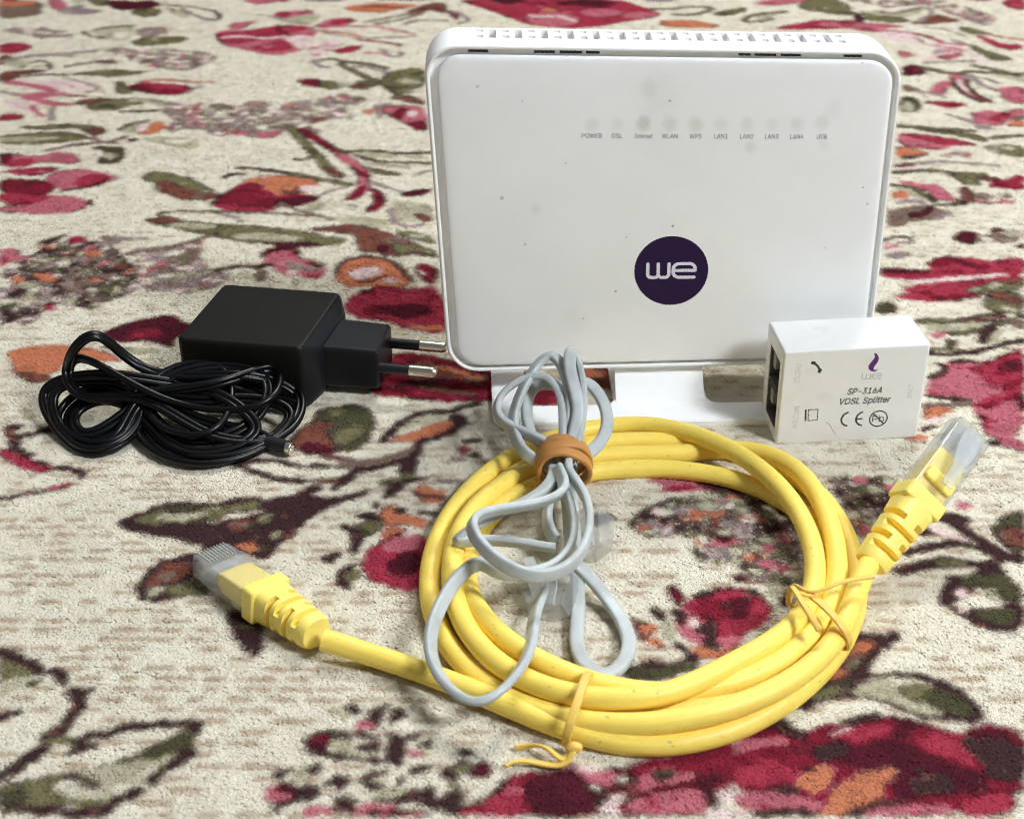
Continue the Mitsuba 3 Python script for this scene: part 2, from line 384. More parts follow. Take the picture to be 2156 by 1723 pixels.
s m 1.8:-554,5947 -534,5809 -473,5753 -407,5775
f s 0:-814,5854 -763,5877 -664,5854 -546,5831 -541,5764 -615,5741 -657,5775 -751,5764
s b 1.4:-1354,5923 -1255,5912 -1147,5912 -978,5889 -857,5854
s m 1.4:-1335,5900 -1266,5866 -1218,5809
f g 0:-1330,5786 -1203,5775 -1055,5741 -937,5719 -835,5654 -714,5621 -759,5557 -872,5568 -993,5568 -1097,5578 -1224,5610 -1306,5654
f s 0:-1256,5664 -1172,5697 -1045,5675 -899,5643 -969,5600 -1103,5621 -1209,5632
f d 0:-1108,5589 -996,5594 -874,5589 -825,5568 -888,5547 -1001,5557
f u 0:-929,5730 -846,5753 -744,5786 -626,5753 -545,5686 -406,5578 -316,5453 -325,5443 -447,5484 -518,5443 -586,5494 -659,5484 -684,5610 -695,5675 -792,5697
f g 0:-526,5697 -461,5708 -344,5654 -331,5568 -408,5610 -486,5654
f g 0:-537,5589 -471,5578 -329,5526 -320,5443 -421,5515 -491,5453
f d 0:-586,5557 -545,5568 -540,5494 -572,5494
f d 0:-1090,5474 -1069,5515 -1011,5568 -943,5547 -908,5484 -923,5463 -978,5526 -1043,5463 -1066,5433
f k 0:-1054,5443 -1004,5515 -949,5515 -912,5443 -871,5412 -826,5412 -790,5342 -804,5224 -882,5283 -925,5263 -994,5312 -1021,5372 -1066,5372
f m 0:-969,5392 -935,5412 -892,5362 -799,5342 -815,5322 -888,5332 -932,5322
f K 0:-950,5322 -916,5332 -891,5283 -933,5263
f d 0:-879,5402 -804,5382 -801,5352 -857,5372
s p 2.2:-1248,5322 -1173,5362 -1090,5352 -1021,5372
f b 0:-1087,5332 -1040,5322 -1019,5234 -1059,5205
f s 0:-1175,5292 -1104,5322 -1073,5244 -1125,5234
f s 0:-921,5234 -879,5253 -873,5205 -908,5205
f o 0:-745,5302 -724,5402 -664,5443 -554,5443 -484,5352 -432,5244 -419,5186 -498,5167 -604,5177 -674,5167 -723,5215
s u 1.8:-744,5292 -725,5412 -665,5453 -555,5448 -465,5342 -422,5234
f K 0:-705,5302 -654,5332 -584,5362 -546,5332 -567,5263 -636,5234
f K 0:-522,5263 -467,5234 -482,5196 -537,5215
s u 1.6:-643,5215 -573,5224 -532,5273
f R 0:-416,5352 -396,5392 -321,5362 -307,5234 -340,5196 -398,5273
f K 0:-402,5342 -364,5302 -370,5263
f r 0:-673,5064 -626,5129 -560,5177 -481,5177 -416,5129 -358,5186 -304,5177 -277,4840 -479,4912 -660,4938
f d 0:-459,4983 -394,5055 -307,5037 -284,4912 -370,4929
f k 0:-662,5001 -579,4992 -482,4956 -540,4929 -657,4956
f d 0:-631,5129 -602,5148 -567,5148 -615,5101
f d 0:-1604,4767 -1564,4833 -1467,4900 -1363,4943 -1306,4871 -1250,4852 -1271,4767 -1304,4748 -1297,4665 -1393,4729 -1480,4711 -1558,4729
f R 0:-1502,4804 -1413,4823 -1345,4767 -1431,4739
f r 0:-687,5019 -609,5122 -483,5122 -408,5174 -279,5143 -236,4767 -377,4804 -484,4881 -638,4910
f d 0:-591,5019 -493,4999 -361,5040 -297,4900 -429,4900
f o 0:-426,4852 -333,4871 -256,4823 -330,4804
f r 0:-430,4910 -280,4940 -258,4862 -369,4842
f o 0:-1926,4638 -1831,4689 -1695,4693 -1536,4638 -1447,4567 -1555,4567 -1667,4585 -1710,4481 -1768,4405 -1846,4464 -1867,4532
f u 0:-1856,4498 -1763,4481 -1683,4447 -1748,4396 -1824,4447
s g 1.6:-1563,4674 -1449,4656 -1373,4638
f s 0:-1522,4656 -1381,4674 -1315,4620 -1441,4620
f R 0:-517,4380 -481,4585 -413,4656 -228,4567 0,4515 127,4447 210,4282 72,4250 -81,4298 -218,4282 -390,4298
f u 0:-458,4515 -337,4585 -227,4515 -48,4464 -170,4380 -310,4413
f d 0:-399,4430 -224,4447 -91,4380 -219,4314
s o 2.0:-334,4532 -227,4515 -119,4447
f u 0:191,4515 290,4541 430,4498 419,4347 283,4380 215,4447
f o 0:218,4515 307,4524 358,4481 268,4447
f r 0:-358,9264 687,9264 823,9096 976,8893 825,8814 654,8736 483,8622 132,8660 -21,8854 -155,9014 -280,9137
f d 0:-146,9264 90,9264 3,9116 -108,9179
f d 0:261,9137 438,9264 681,9179 625,9055 456,9096
f k 0:87,8893 257,8973 422,8854 392,8698 202,8660 62,8814
f K 0:99,8933 159,8913 110,8854
f k 0:428,9014 622,9014 738,8933 613,8854 471,8893
f k 0:639,8893 838,8973 950,8873 778,8814
f o 0:185,9014 259,9055 305,8973 233,8973
s K 1.6:134,8854 303,8893 395,8775
f o 0:929,8775 1074,8795 1200,8756 1328,8641 929,8641
f u 0:-423,9014 -348,8973 -330,8775 -394,8893
s m 1.6:-373,8973 -298,8893 -270,8756 -341,8736
s g 2.0:891,9034 1036,9014 1166,9096 1330,9034 1144,8893 1026,8913
f g 0:1269,8933 1400,9014 1530,9075 1462,8933 1322,8873
f m 0:848,9264 1134,9264 1027,9179 880,9200
f k 0:1564,9137 1650,9221 1756,9264 2054,9264 1890,9179 1705,9096
f g 0:1832,9055 1955,9264 2154,9264 2197,9014 2168,8873 1952,8973
s g 2.2:1758,8973 1558,8933 1457,8814 1482,8736 1636,8814
f s 0:1553,8893 1703,8933 1636,8814 1538,8795
f r 0:1633,8641 1787,8717 1946,8814 2148,8775 2117,8622 1650,8603
f k 0:1908,8736 2058,8775 2132,8698 1941,8660
c mauve 0:2154,9225 2383,9244 2542,9206 2724,9264 2751,9149 2576,9112 2430,9056 2351,9149
s g 2.2:2107,8982 2205,8928 2321,8910 2461,8856
f g 0:2217,8856 2321,8910 2456,8838 2524,8802 2421,8732 2326,8785 2240,8785
f s 0:2154,9056 2263,9074 2341,9000 2431,8964 2622,9074 2663,9019 2556,8892 2406,8856 2263,8946
s b 2.0:2369,8982 2434,8928 2564,9019 2655,9074 2695,9056
f c 0:2167,9037 2324,9074 2326,8982 2216,8982
f u 0:2481,8715 2597,8838 2680,8910 2740,8892 2842,8785 2725,8750 2588,8715
s m 1.4:2690,9037 2700,8946 2543,8750
c mauve 0:2696,9149 2804,9225 2868,9168 2925,9093 3005,8982 3072,8856 2984,8680 2908,8715 2856,8838 2798,8946 2728,9056
f r 0:2971,9264 3174,9264 3101,9206 3028,9225
f r 0:3169,9130 3286,9264 3373,9264 3286,8982 3240,9037
f k 0:2071,8802 2157,8802 2186,8732 2325,8732 2469,8663 2337,8646 2192,8612 2343,8578 2230,8544 2090,8629 2037,8629
f r 0:2064,8767 2132,8785 2161,8715 2047,8680
f d 0:2156,8874 2216,8928 2211,8802 2189,8750
s k 1.8:2040,8646 2196,8629 2343,8578 2462,8544 2556,8460
f K 0:2238,8578 2388,8544 2477,8477 2476,8346 2342,8346 2257,8427
s m 1.6:2448,8444 2488,8395 2472,8330
s k 2.0:2468,8527 2569,8427 2595,8330 2704,8314 2767,8282
s m 1.4:2571,8646 2662,8629 2735,8544 2759,8477
f g 0:2768,8629 2836,8646 2918,8561 2957,8477 2872,8510 2830,8510 2781,8561
f r 0:2830,8510 2885,8444 2951,8314 3043,8314 3066,8266 3009,8202 2933,8218 2873,8330
s o 1.6:2914,8510 2968,8444 3106,8395
f g 0:2729,8330 2783,8266 2844,8156 2942,8048 2859,8002 2798,8033 2768,8140 2744,8234
s m 1.6:2674,8395 2729,8330
s K 2.2:2689,8218 2727,8063 2751,7972
f k 0:2288,8202 2335,8187 2377,8109 2310,8078 2283,8094
c pinkmix 0:2319,8378 2445,8346 2583,8282 2696,8282 2653,8124 2569,8033 2469,8033 2380,8078 2389,8156 2464,8094 2558,8266
f k 0:2494,8094 2593,8124 2680,8187 2617,8063 2519,8033
s m 1.6:2404,7972 2547,7987 2694,8017
f d 0:2257,7898 2327,7942 2372,7883 2360,7796 2324,7767 2252,7752 2227,7767
f R 0:2266,7810 2353,7927 2355,7854 2304,7767
s g 2.6:2358,7868 2423,7854 2467,7796 2561,7781
s g 2.4:2602,7825 2705,7810 2918,7781
s g 2.0:2669,7927 2766,7854 2851,7810 2887,7681
s s 3:2781,7738 2887,7681
f k 0:2479,7767 2551,7781 2570,7710 2538,7556 2567,7421 2605,7328 2567,7322 2520,7421 2476,7501 2476,7625
f K 0:2505,7681 2534,7681 2515,7542 2536,7447 2506,7474 2488,7584
s p 1.6:2480,7695 2468,7542 2495,7434 2550,7328
s p 1.6:2563,7681 2532,7570 2555,7447 2605,7328
f k 0:2335,7542 2385,7625 2457,7681 2449,7597 2384,7474 2345,7434 2315,7501
f b 0:2190,7611 2222,7584 2243,7515 2290,7474 2240,7501 2161,7488
s m 1.6:2240,7501 2324,7461 2372,7394
s m 2.0:2555,7724 2621,7752 2605,7625 2669,7515
s m 1.6:2673,7695 2729,7625
f k 0:2659,7515 2761,7570 2853,7570 2771,7302 2707,7328 2671,7394 2704,7474
f R 0:2810,7515 2844,7542 2807,7421
f G 0:2136,7421 2186,7434 2213,7315 2167,7199 2118,7187 2077,7187
f s 0:2130,7354 2164,7341 2173,7225 2112,7199 2093,7238
f r 0:2229,7341 2294,7341 2377,7341 2469,7302 2390,7250 2335,7250 2284,7302
f k 0:2439,7161 2535,7212 2616,7174 2755,7250 2701,7074 2601,7062 2540,6977 2472,6989 2423,7037
f r 0:2521,7099 2612,7161 2657,7161 2579,7050 2525,7050
f b 0:2622,7074 2677,7136 2716,7124 2693,7050
s m 1.6:2313,7149 2368,7099 2420,7025
c mauve 0:2416,7013 2502,7001 2473,6928 2414,6940
f o 0:2583,7001 2642,7050 2689,7037 2667,6964 2602,6977
s g 2.4:2023,6977 2110,6964 2189,6928 2278,6928 2386,6905
f g 0:2092,6928 2227,6905 2350,6869 2422,6811 2422,6753 2334,6811 2250,6857
f r 0:1990,6869 2072,6881 2165,6834 2284,6788 2338,6730 2369,6715 1954,6715
f k 0:1986,6834 2060,6834 2142,6742 2092,6715 1963,6715
s g 2.2:2456,6811 2542,6834 2630,6846
f k 0:1963,6715 2135,6715 2239,6715 2193,6670 2127,6648 2041,6681
f o 0:1943,6704 2000,6693 2033,6648 2093,6614 2014,6570 1921,6537 1915,6603
f b 0:1915,6548 2002,6592 2087,6592 2008,6548 1944,6526
c mauve 0:2170,6614 2281,6648 2285,6570 2206,6559 2124,6537
f g 0:2362,6693 2464,6715 2590,6715 2539,6548 2475,6581 2412,6625
f s 0:2460,6704 2543,6693 2529,6648 2464,6659
f u 0:1879,6462 1956,6505 1971,6462 1932,6441 1874,6441
s m 1.6:1993,6483 2124,6505 2236,6483 2348,6462 2378,6451
s K 2:1881,6398 1963,6430
s g 2.2:1857,6367 1953,6388 2014,6398 2091,6377 2127,6356
f s 0:2050,6377 2122,6367 2152,6294 2078,6325
f g 0:2122,6367 2213,6367 2309,6356 2248,6284 2209,6264 2255,6223 2174,6223 2133,6284
f u 0:2220,6305 2306,6315 2357,6294 2272,6254
f r 0:2280,6254 2351,6274 2428,6325 2474,6336 2418,6153 2349,6183 2271,6193
f R 0:2278,6233 2350,6243 2442,6233 2421,6163 2352,6193
f k 0:1833,6264 1904,6254 1968,6213 2018,6233 2036,6163 2055,6114 2069,6046 2027,6036 1974,6046 1970,6124 1928,6183
f s 0:1816,6243 1875,6233 1928,6183 1960,6085 1966,6046 1924,6036 1875,6065 1849,6124 1802,6163
f o 0:1785,6124 1840,6153 1861,6104 1831,6046 1780,6065
s g 2.2:1813,6213 1884,6203 1930,6124 1964,6036
f u 0:2121,6193 2165,6193 2168,6143 2149,6046 2096,5998 2025,5970 2028,6008 2101,6046
f k 0:2141,6046 2255,6085 2268,6046 2361,6036 2233,6008 2146,6008
c mauve 0:2168,6114 2227,6124 2255,6085 2342,6134 2350,6094 2284,6046 2162,6036
s m 2.2:1798,6008 1852,6036 1903,6017
f b 0:1731,5923 1793,5951 1878,5979 1936,5989 1953,5932 2022,5913 1953,5840 1868,5812 1817,5822 1750,5767 1683,5741 1713,5876
f d 0:1811,5895 1876,5904 1936,5989 1935,5923 1862,5849 1813,5840
s g 1.8:1952,5989 2023,5989 2091,6008
s m 1.8:1937,5840 1998,5895
s g 1.6:1640,5618 1701,5653 1759,5644 1756,5618
s m 1.6:1642,5593 1671,5559 1702,5593 1747,5593
f m 0:1601,5475 1656,5492 1713,5483 1722,5459 1683,5450 1663,5426 1615,5442
c pinkmix 0:1629,5584 1664,5593 1684,5550 1617,5517
f d 0:1940,5644 2009,5705 2045,5697 2078,5653 2046,5618 2019,5576 1976,5584 1948,5618
f d 0:2138,5732 2187,5741 2207,5705 2179,5662 2138,5679
f k 0:2146,5679 2204,5697 2247,5662 2241,5618 2178,5610 2143,5644
c mauve 0:2060,5670 2131,5679 2232,5741 2286,5723 2256,5627 2146,5576 2111,5610 2026,5576
f d 0:2190,5550 2243,5584 2228,5533
f r 0:1564,5345 1642,5337 1732,5321 1774,5345 1768,5409 1856,5467 1911,5450 2007,5426 2036,5401 2126,5434 2200,5442 2150,5282 2081,5282 2014,5298 1908,5251 1778,5220 1690,5235 1599,5243 1542,5259
f d 0:1564,5345 1593,5345 1768,5321 1741,5298 1635,5306 1563,5306
f d 0:1874,5450 1942,5377 2032,5361 2001,5329 1938,5361
f R 0:1772,5409 1871,5467 1910,5393 1829,5361 1771,5361
s K 1.6:1672,5220 1759,5228 1834,5243 1910,5259 1993,5274
f r 0:1606,5151 1679,5189 1755,5212 1864,5220 1979,5251 2055,5266 2148,5274 2103,5127 1614,5127
f g 0:1859,5151 1964,5197 2029,5228 2141,5251 2103,5127 1874,5127
f u 0:2046,5235 2143,5259 2131,5220 2060,5189
f s 0:1954,5189 2027,5220 2030,5182 1972,5151
f r 0:1562,5082 1611,5112 1663,5127 1951,5127 1912,5089 1834,5060 1747,5045 1695,5031 1645,5052 1600,5067
f R 0:1687,5082 1761,5097 1871,5119 1944,5127 1912,5089 1821,5060 1747,5045
f G 0:1471,5016 1511,5042 1542,5023 1539,4980 1530,4944 1455,4944
f g 0:1918,5060 1958,5127 2103,5127 2042,4930 1990,4951 1928,4951 1892,4994
f u 0:1958,5127 2014,5127 2073,5031 2062,4994 1994,5060 1948,5067
f s 0:1965,5009 2021,4987 2024,4951 1966,4966
f s 0:1619,4860 1717,4874 1806,4881 1932,4895 1884,4847 1808,4812 1734,4785 1677,4772 1635,4792
s g 2.6:1612,4874 1705,4881 1773,4881 1848,4909 1942,4930
f u 0:1761,4888 1848,4909 1951,4937 1968,4923 1937,4888 1872,4874 1805,4874
s g 2.4:1679,4778 1765,4778 1858,4826 1960,4874 2038,4916
f k 0:1625,4778 1674,4785 1688,4765 1663,4745 1630,4745
f s 0:1772,4732 1823,4772 1890,4819 1952,4826 1975,4792 1917,4732 1857,4705 1806,4712
s p 3:1885,4826 1838,4778 1815,4718
f b 0:1951,4867 1996,4881 2034,4902 2006,4812 1977,4819
f c 0:1871,4732 1950,4819 1971,4778 1917,4732
f p 0:1666,4692 1693,4732 1714,4725 1695,4679 1669,4666
s g 2.6:1600,4653 1677,4646 1710,4646
s p 2.2:1592,4621 1664,4621 1737,4627 1794,4646 1849,4679 1931,4712 1979,4725
f s 0:1605,4646 1670,4646 1685,4627 1613,4627
f k 0:1599,4544 1679,4557 1763,4557 1840,4601 1903,4640 1965,4679 1770,4041 1636,4041 1652,4162 1644,4286 1576,4309 1500,4327 1544,4452 1578,4464 1626,4501
f r 0:1707,4519 1780,4551 1859,4601 1963,4672 1884,4416 1816,4392 1757,4404 1727,4476
f R 0:1798,4501 1867,4563 1942,4601 1918,4526 1854,4476
f r 0:1628,4252 1712,4309 1787,4356 1884,4416 1859,4332 1770,4298 1695,4252
f k 0:1544,4452 1632,4476 1689,4452 1735,4392 1656,4332 1566,4344 1510,4356
s p 2.2:1503,4327 1576,4309 1641,4298
s p 2.4:1599,4544 1626,4526 1604,4489 1550,4452
s p 2.0:1655,4563 1696,4573 1739,4563
s R 2.6:1800,4380 1890,4434
s R 2.4:1695,4252 1768,4292 1842,4332
f d 0:1831,4315 1864,4350 1820,4206 1808,4229
f d 0:1646,4184 1675,4201 1658,4162
s b 2.4:1475,4252 1522,4269 1576,4263 1641,4275
f o 0:1469,4240 1526,4257 1575,4235 1555,4206 1495,4184 1450,4173
f K 0:1448,4167 1528,4195 1531,4162 1451,4129
s p 2.0:1429,4102 1480,4124
f o 0:1341,4043 1423,4075 1450,4053 1386,4032
f k 0:1624,4006 1654,4041 1769,4041 1741,3949 1710,3989 1665,4012
f p 0:1628,4018 1683,4030 1683,4006 1636,4000
c berry 0:1041,3805 1117,3837 1179,3832 1264,3821 1286,3778 1256,3730 1219,3648 1135,3543 1106,3489 1080,3480 1066,3587 1062,3689 1050,3751
f k 0:1114,3794 1152,3827 1177,3810 1161,3778 1123,3778
f k 0:1227,3767 1276,3778 1256,3730 1228,3746
f k 0:1090,3528 1136,3548 1120,3499 1090,3499
f k 0:1434,3678 1476,3678 1482,3653 1447,3637 1419,3648
f p 0:1346,3597 1396,3627 1441,3592 1453,3572 1417,3548 1389,3557 1351,3572
s p 3:1282,3509 1322,3528 1350,3518
s p 3.4:1395,3557 1439,3499 1482,3442 1525,3391 1550,3377
s g 2.4:1226,3423 1291,3451 1361,3470 1416,3456 1459,3423
s p 2.6:1211,3409 1276,3437 1338,3451 1393,3461 1447,3423 1498,3395
f K 0:1297,3548 1340,3553 1393,3504 1429,3461 1349,3494
f G 0:1509,3538 1555,3592 1612,3622 1642,3627 1568,3386 1546,3423 1510,3480
f u 0:1516,3518 1572,3548 1613,3533 1583,3432 1540,3442 1516,3480
f p 0:1140,3327 1186,3354 1262,3381 1317,3391 1371,3377 1413,3363 1574,3404 1563,3368 1488,3363 1425,3345 1367,3340 1292,3340 1219,3322 1167,3295
f g 0:1282,3368 1330,3377 1390,3363 1363,3349 1306,3349
f G 0:1328,3260 1375,3309 1436,3340 1479,3331 1497,3295 1509,3225 1505,3181 1452,3181 1413,3260 1350,3217 1307,3181 1268,3181 1279,3243
f p 0:1388,3313 1439,3354 1485,3354 1482,3322 1431,3304
s p 3:1335,3287 1280,3225 1274,3181
f s 0:1399,3251 1436,3243 1438,3191 1396,3182
f K 0:1316,3234 1360,3251 1343,3191 1310,3191
f p 0:1279,3181 1310,3121 1400,3163 1506,3181 1475,3081 1427,3046 1368,3052 1324,3086 1290,3133
f G 0:1335,3157 1379,3145 1441,3169 1477,3133 1444,3075 1393,3086 1345,3110
f K 0:1299,3169 1327,3157 1319,3127 1299,3139
f c 0:1405,3181 1439,3163 1396,3151
f u 0:850,2908 915,2973 961,3012 1018,3029 1091,3035 1046,2984 1007,2946 948,2876 898,2850 809,2844
f o 0:911,2951 958,3001 1014,3012 1043,3007 1013,2973 947,2946 895,2908
f o 0:852,2876 900,2897 927,2881 892,2855 847,2850
f g 0:917,2908 981,2929 1001,2951 960,2897
s p 2.4:955,3024 1002,3029 1039,3024
s p 2.8:1091,3035 1040,2990 997,2935 947,2871
f p 0:665,2712 723,2762 766,2808 831,2844 906,2850 970,2876 1022,2876 1061,2887 1139,2873 1184,2844 1219,2813 1249,2762 1259,2698 1174,2698 1092,2712 1054,2732 1011,2762 916,2793 832,2767 798,2742 748,2742 712,2742
f s 0:917,2798 947,2834 1005,2865 1071,2865 1125,2844 1177,2818 1191,2762 1151,2717 1067,2727 1046,2757 987,2782
f g 0:1039,2824 1103,2844 1149,2824 1167,2782 1141,2762 1071,2772
f G 0:1099,2798 1166,2834 1195,2803 1237,2772 1242,2712 1179,2717 1125,2757
f g 0:806,2782 841,2818 903,2834 889,2803 833,2772
f m 0:764,2793 810,2808 800,2793
f R 0:585,2649 663,2703 699,2703 714,2664 753,2644 816,2683 860,2693 890,2664 931,2693 971,2712 1015,2717 1070,2707 1119,2678 1176,2654 1211,2678 1263,2688 1316,2673 1341,2644 1258,2375 548,2375
f d 0:636,2664 693,2712 712,2693 687,2673
f K 0:830,2644 864,2673 907,2678 946,2693 889,2659 851,2644
s p 3:707,2707 723,2678 726,2654 761,2649
s p 2.6:895,2688 935,2707 972,2717
f k 0:581,2616 654,2640 723,2635 713,2616 649,2607 577,2588
f p 0:772,2597 826,2621 868,2625 861,2588 813,2556 779,2556
f r 0:829,2640 929,2683 1006,2678 963,2644 894,2616 877,2635
f r 0:1031,2664 1109,2664 1155,2625 1193,2588 1208,2542 1206,2510 1164,2533 1113,2574 1059,2607
f d 0:875,2588 970,2644 1031,2607 1112,2569 1180,2515 1185,2461 1129,2453 1026,2444 969,2427 960,2506 877,2533 841,2524
f p 0:994,2479 1071,2515 1122,2501 1098,2461 1026,2444
f p 0:1174,2644 1242,2664 1314,2644 1323,2588 1298,2506 1237,2479 1206,2510 1206,2560 1176,2602
f d 0:1161,2649 1238,2673 1313,2664 1338,2635 1329,2607 1279,2644 1209,2644
f r 0:569,2533 661,2551 739,2524 726,2488 642,2470 561,2466
f o 0:716,2488 759,2519 797,2542 821,2524 800,2488 760,2453 734,2457
f o 0:772,2409 816,2466 872,2506 937,2524 987,2533 942,2488 919,2444 850,2401 785,2375 759,2375
f R 0:815,2528 878,2537 948,2542 867,2515 817,2470
f p 0:630,2457 669,2470 721,2461 725,2444 686,2448
f k 0:558,2444 625,2448 691,2440 760,2418 761,2384 683,2392 604,2392 552,2405
f p 0:575,2375 604,2397 663,2392 736,2392 759,2375
f p 0:805,2375 850,2401 937,2435 981,2422 895,2392 864,2375
f K 0:551,2392 578,2397 575,2375 548,2375
f k 0:845,2375 896,2401 987,2418 1073,2418 1088,2375
f r 0:1113,2418 1183,2453 1252,2461 1266,2418 1200,2375 1108,2375
f G 0:308,2899 354,2920 421,2920 482,2925 513,2942 485,2888 408,2856 334,2851 306,2867
f p 0:324,2909 377,2925 428,2915 481,2920 506,2947 520,2931 486,2899 412,2893 353,2899
f R 0:-37,2476 -3,2507 44,2516 85,2529 133,2529 173,2511 186,2476 205,2458 226,2467 266,2471 309,2502 256,2520 291,2543 369,2566 454,2594 588,2670 548,2374 -161,2374 -162,2389 -83,2415 -50,2436
f p 0:-53,2441 -37,2476 -7,2507 -10,2480 -30,2449 -50,2415 -96,2393 -161,2374 -162,2398 -103,2410
f d 0:24,2476 92,2520 140,2525 180,2493 191,2458 225,2449 216,2415 207,2374 69,2374 23,2423
f r 0:-129,2389 -30,2441 -3,2476 24,2458 23,2415 36,2374 -128,2374
f k 0:127,2538 175,2543 208,2520 277,2538 274,2493 239,2467 199,2476 173,2511
f K 0:148,2548 209,2543 222,2520 194,2507
f k 0:281,2493 316,2502 364,2511 412,2520 481,2520 477,2485 408,2476 361,2476 312,2449
f p 0:273,2480 316,2507 322,2493 300,2476 276,2471
f p 0:260,2428 278,2449 319,2454 269,2415
f p 0:356,2493 365,2525 413,2529 419,2516 383,2493
f K 0:209,2398 237,2441 282,2458 270,2423 255,2406 267,2381 227,2374
f k 0:283,2423 332,2449 421,2471 487,2458 489,2415 464,2374 273,2374
f d 0:476,2476 505,2498 514,2485 494,2458
f K 0:498,2436 535,2462 558,2449 555,2423 510,2423
f p 0:483,2428 511,2436 519,2415 494,2402
f K 0:476,2389 520,2402 550,2389 548,2374 477,2374
f p 0:210,2419 245,2458 237,2432 212,2398
f s 0:-494,2743 -456,2758 -432,2738 -436,2699 -458,2709
f p 0:-449,2758 -420,2758 -407,2738 -410,2724 -432,2733
f p 0:-387,2714 -365,2743 -341,2764 -326,2758 -349,2728 -350,2689 -370,2675
f s 0:-340,2743 -315,2743 -309,2709 -330,2714
f p 0:-315,2753 -293,2748 -281,2724 -308,2694 -332,2684
f k 0:-424,2689 -400,2699 -364,2684 -373,2670 -406,2679
f p 0:-545,2631 -522,2650 -495,2660 -482,2670 -431,2655 -415,2631 -444,2636 -479,2641 -494,2584 -389,2571 -380,2552 -450,2566 -500,2575 -531,2603
f d 0:-521,2641 -487,2650 -473,2617 -491,2594 -514,2612
f s 0:-479,2641 -444,2636 -407,2617 -410,2575 -459,2584
f p 0:-418,2660 -398,2670 -353,2641 -360,2636 -395,2641
f p 0:-405,2603 -379,2622 -341,2617 -335,2594 -363,2598 -391,2594
f s 0:-405,2594 -349,2594 -340,2571 -389,2571
f p 0:-334,2665 -305,2650 -286,2631 -256,2660 -238,2655 -261,2622 -281,2612 -282,2575 -290,2538 -311,2548 -328,2584 -309,2612
f p 0:-375,2571 -341,2575 -335,2552 -359,2548
f p 0:-249,2603 -233,2622 -209,2631 -205,2617 -231,2598
f s 0:-272,2631 -227,2641 -219,2622 -246,2608
f k 0:-276,2589 -249,2598 -230,2580 -257,2566
f p 0:-265,2529 -242,2543 -194,2538 -207,2525 -240,2511 -257,2511
f p 0:-608,2516 -590,2529 -568,2543 -556,2529 -572,2520 -599,2498
f s 0:-557,2538 -517,2552 -500,2548 -511,2502 -530,2485 -551,2493
f p 0:-522,2529 -496,2548 -483,2552 -494,2529 -513,2511
f k 0:-623,2454 -597,2485 -565,2493 -539,2476 -532,2449 -559,2428 -601,2415 -616,2432
f d 0:-599,2471 -571,2493 -534,2467 -539,2449 -573,2458
f p 0:-585,2402 -558,2419 -526,2454 -522,2476 -495,2480 -484,2441 -508,2419 -523,2432 -553,2410 -581,2393
f p 0:-475,2485 -457,2502 -417,2507 -415,2485 -431,2449 -455,2480 -474,2476
f p 0:-442,2428 -417,2441 -376,2428 -401,2415 -413,2402 -434,2410
f p 0:-382,2493 -360,2520 -330,2525 -312,2511 -342,2511 -361,2493 -353,2476 -313,2476 -339,2462 -373,2476
f s 0:-362,2498 -322,2507 -313,2480 -347,2480
f p 0:-297,2493 -274,2507 -276,2485 -293,2480
f s 0:-359,2462 -306,2471 -251,2458 -290,2436 -337,2441
f p 0:-369,2428 -302,2428 -244,2458 -211,2467 -191,2471 -210,2441 -169,2423 -157,2458 -130,2467 -116,2436 -135,2406 -168,2393 -194,2393 -201,2410 -269,2423
f s 0:-162,2584 -141,2594 -127,2571 -153,2552
f p 0:-145,2594 -121,2603 -96,2580 -120,2571
f p 0:-186,2516 -160,2534 -126,2557 -105,2557 -139,2529 -145,2493 -172,2493
f g 0:-143,2538 -98,2552 -105,2525 -138,2507
f d 0:-98,2538 -78,2561 -50,2543 -57,2511 -84,2498 -111,2507
f g 0:-165,2485 -138,2498 -144,2467
f k 0:-522,2398 -494,2415 -447,2406 -450,2374 -509,2374
f k 0:-413,2398 -368,2415 -301,2406 -260,2393 -201,2398 -200,2374 -410,2374
f p 0:-453,2402 -414,2410 -380,2398 -411,2385
f d 0:-313,2389 -267,2398 -253,2381 -285,2374
f p 0:-352,2389 -326,2393 -325,2374 -351,2374
f s 0:-1438,2962 -1392,2946 -1308,2896 -1305,2862 -1334,2823 -1368,2799 -1381,2775
f g 0:-1437,2956 -1390,2941 -1314,2896 -1327,2866 -1376,2871 -1403,2847
s p 2.8:-1440,2967 -1393,2951 -1317,2906 -1303,2891
f G 0:-1331,2823 -1318,2847 -1293,2857 -1298,2837
s p 1.8:-1305,2889 -1277,2886
f p 0:-1283,2896 -1248,2906 -1210,2842 -1219,2823 -1255,2857
s p 2.2:-1149,2813 -1174,2808 -1182,2784
s p 3.2:-1191,2808 -1158,2770 -1168,2733 -1169,2696 -1188,2660 -1214,2634
s p 3.2:-1212,2603 -1220,2585 -1250,2555 -1271,2522 -1295,2497
s p 2.4:-1361,2710 -1339,2724 -1318,2733
s g 2.2:-1192,2625 -1154,2629 -1114,2625
s p 2.6:-1132,2620 -1106,2647 -1052,2649
s p 2.6:-1130,2585 -1107,2598 -1090,2607
s p 2.8:-1032,2665 -971,2683 -905,2683 -854,2692
f p 0:-841,2642 -839,2683 -817,2705 -822,2660 -831,2638
f G 0:-1064,2530 -1024,2547 -972,2573 -928,2607 -884,2642 -850,2669 -831,2642 -848,2594 -900,2564 -961,2551 -1022,2538
f s 0:-1150,2517 -1064,2530 -1005,2547 -918,2560 -860,2590 -866,2555 -900,2505 -943,2472 -1019,2476 -1098,2488
s p 3:-834,2590 -859,2551 -892,2526 -904,2492
f p 0:-1115,2505 -1074,2492 -1022,2476 -1049,2470 -1104,2488
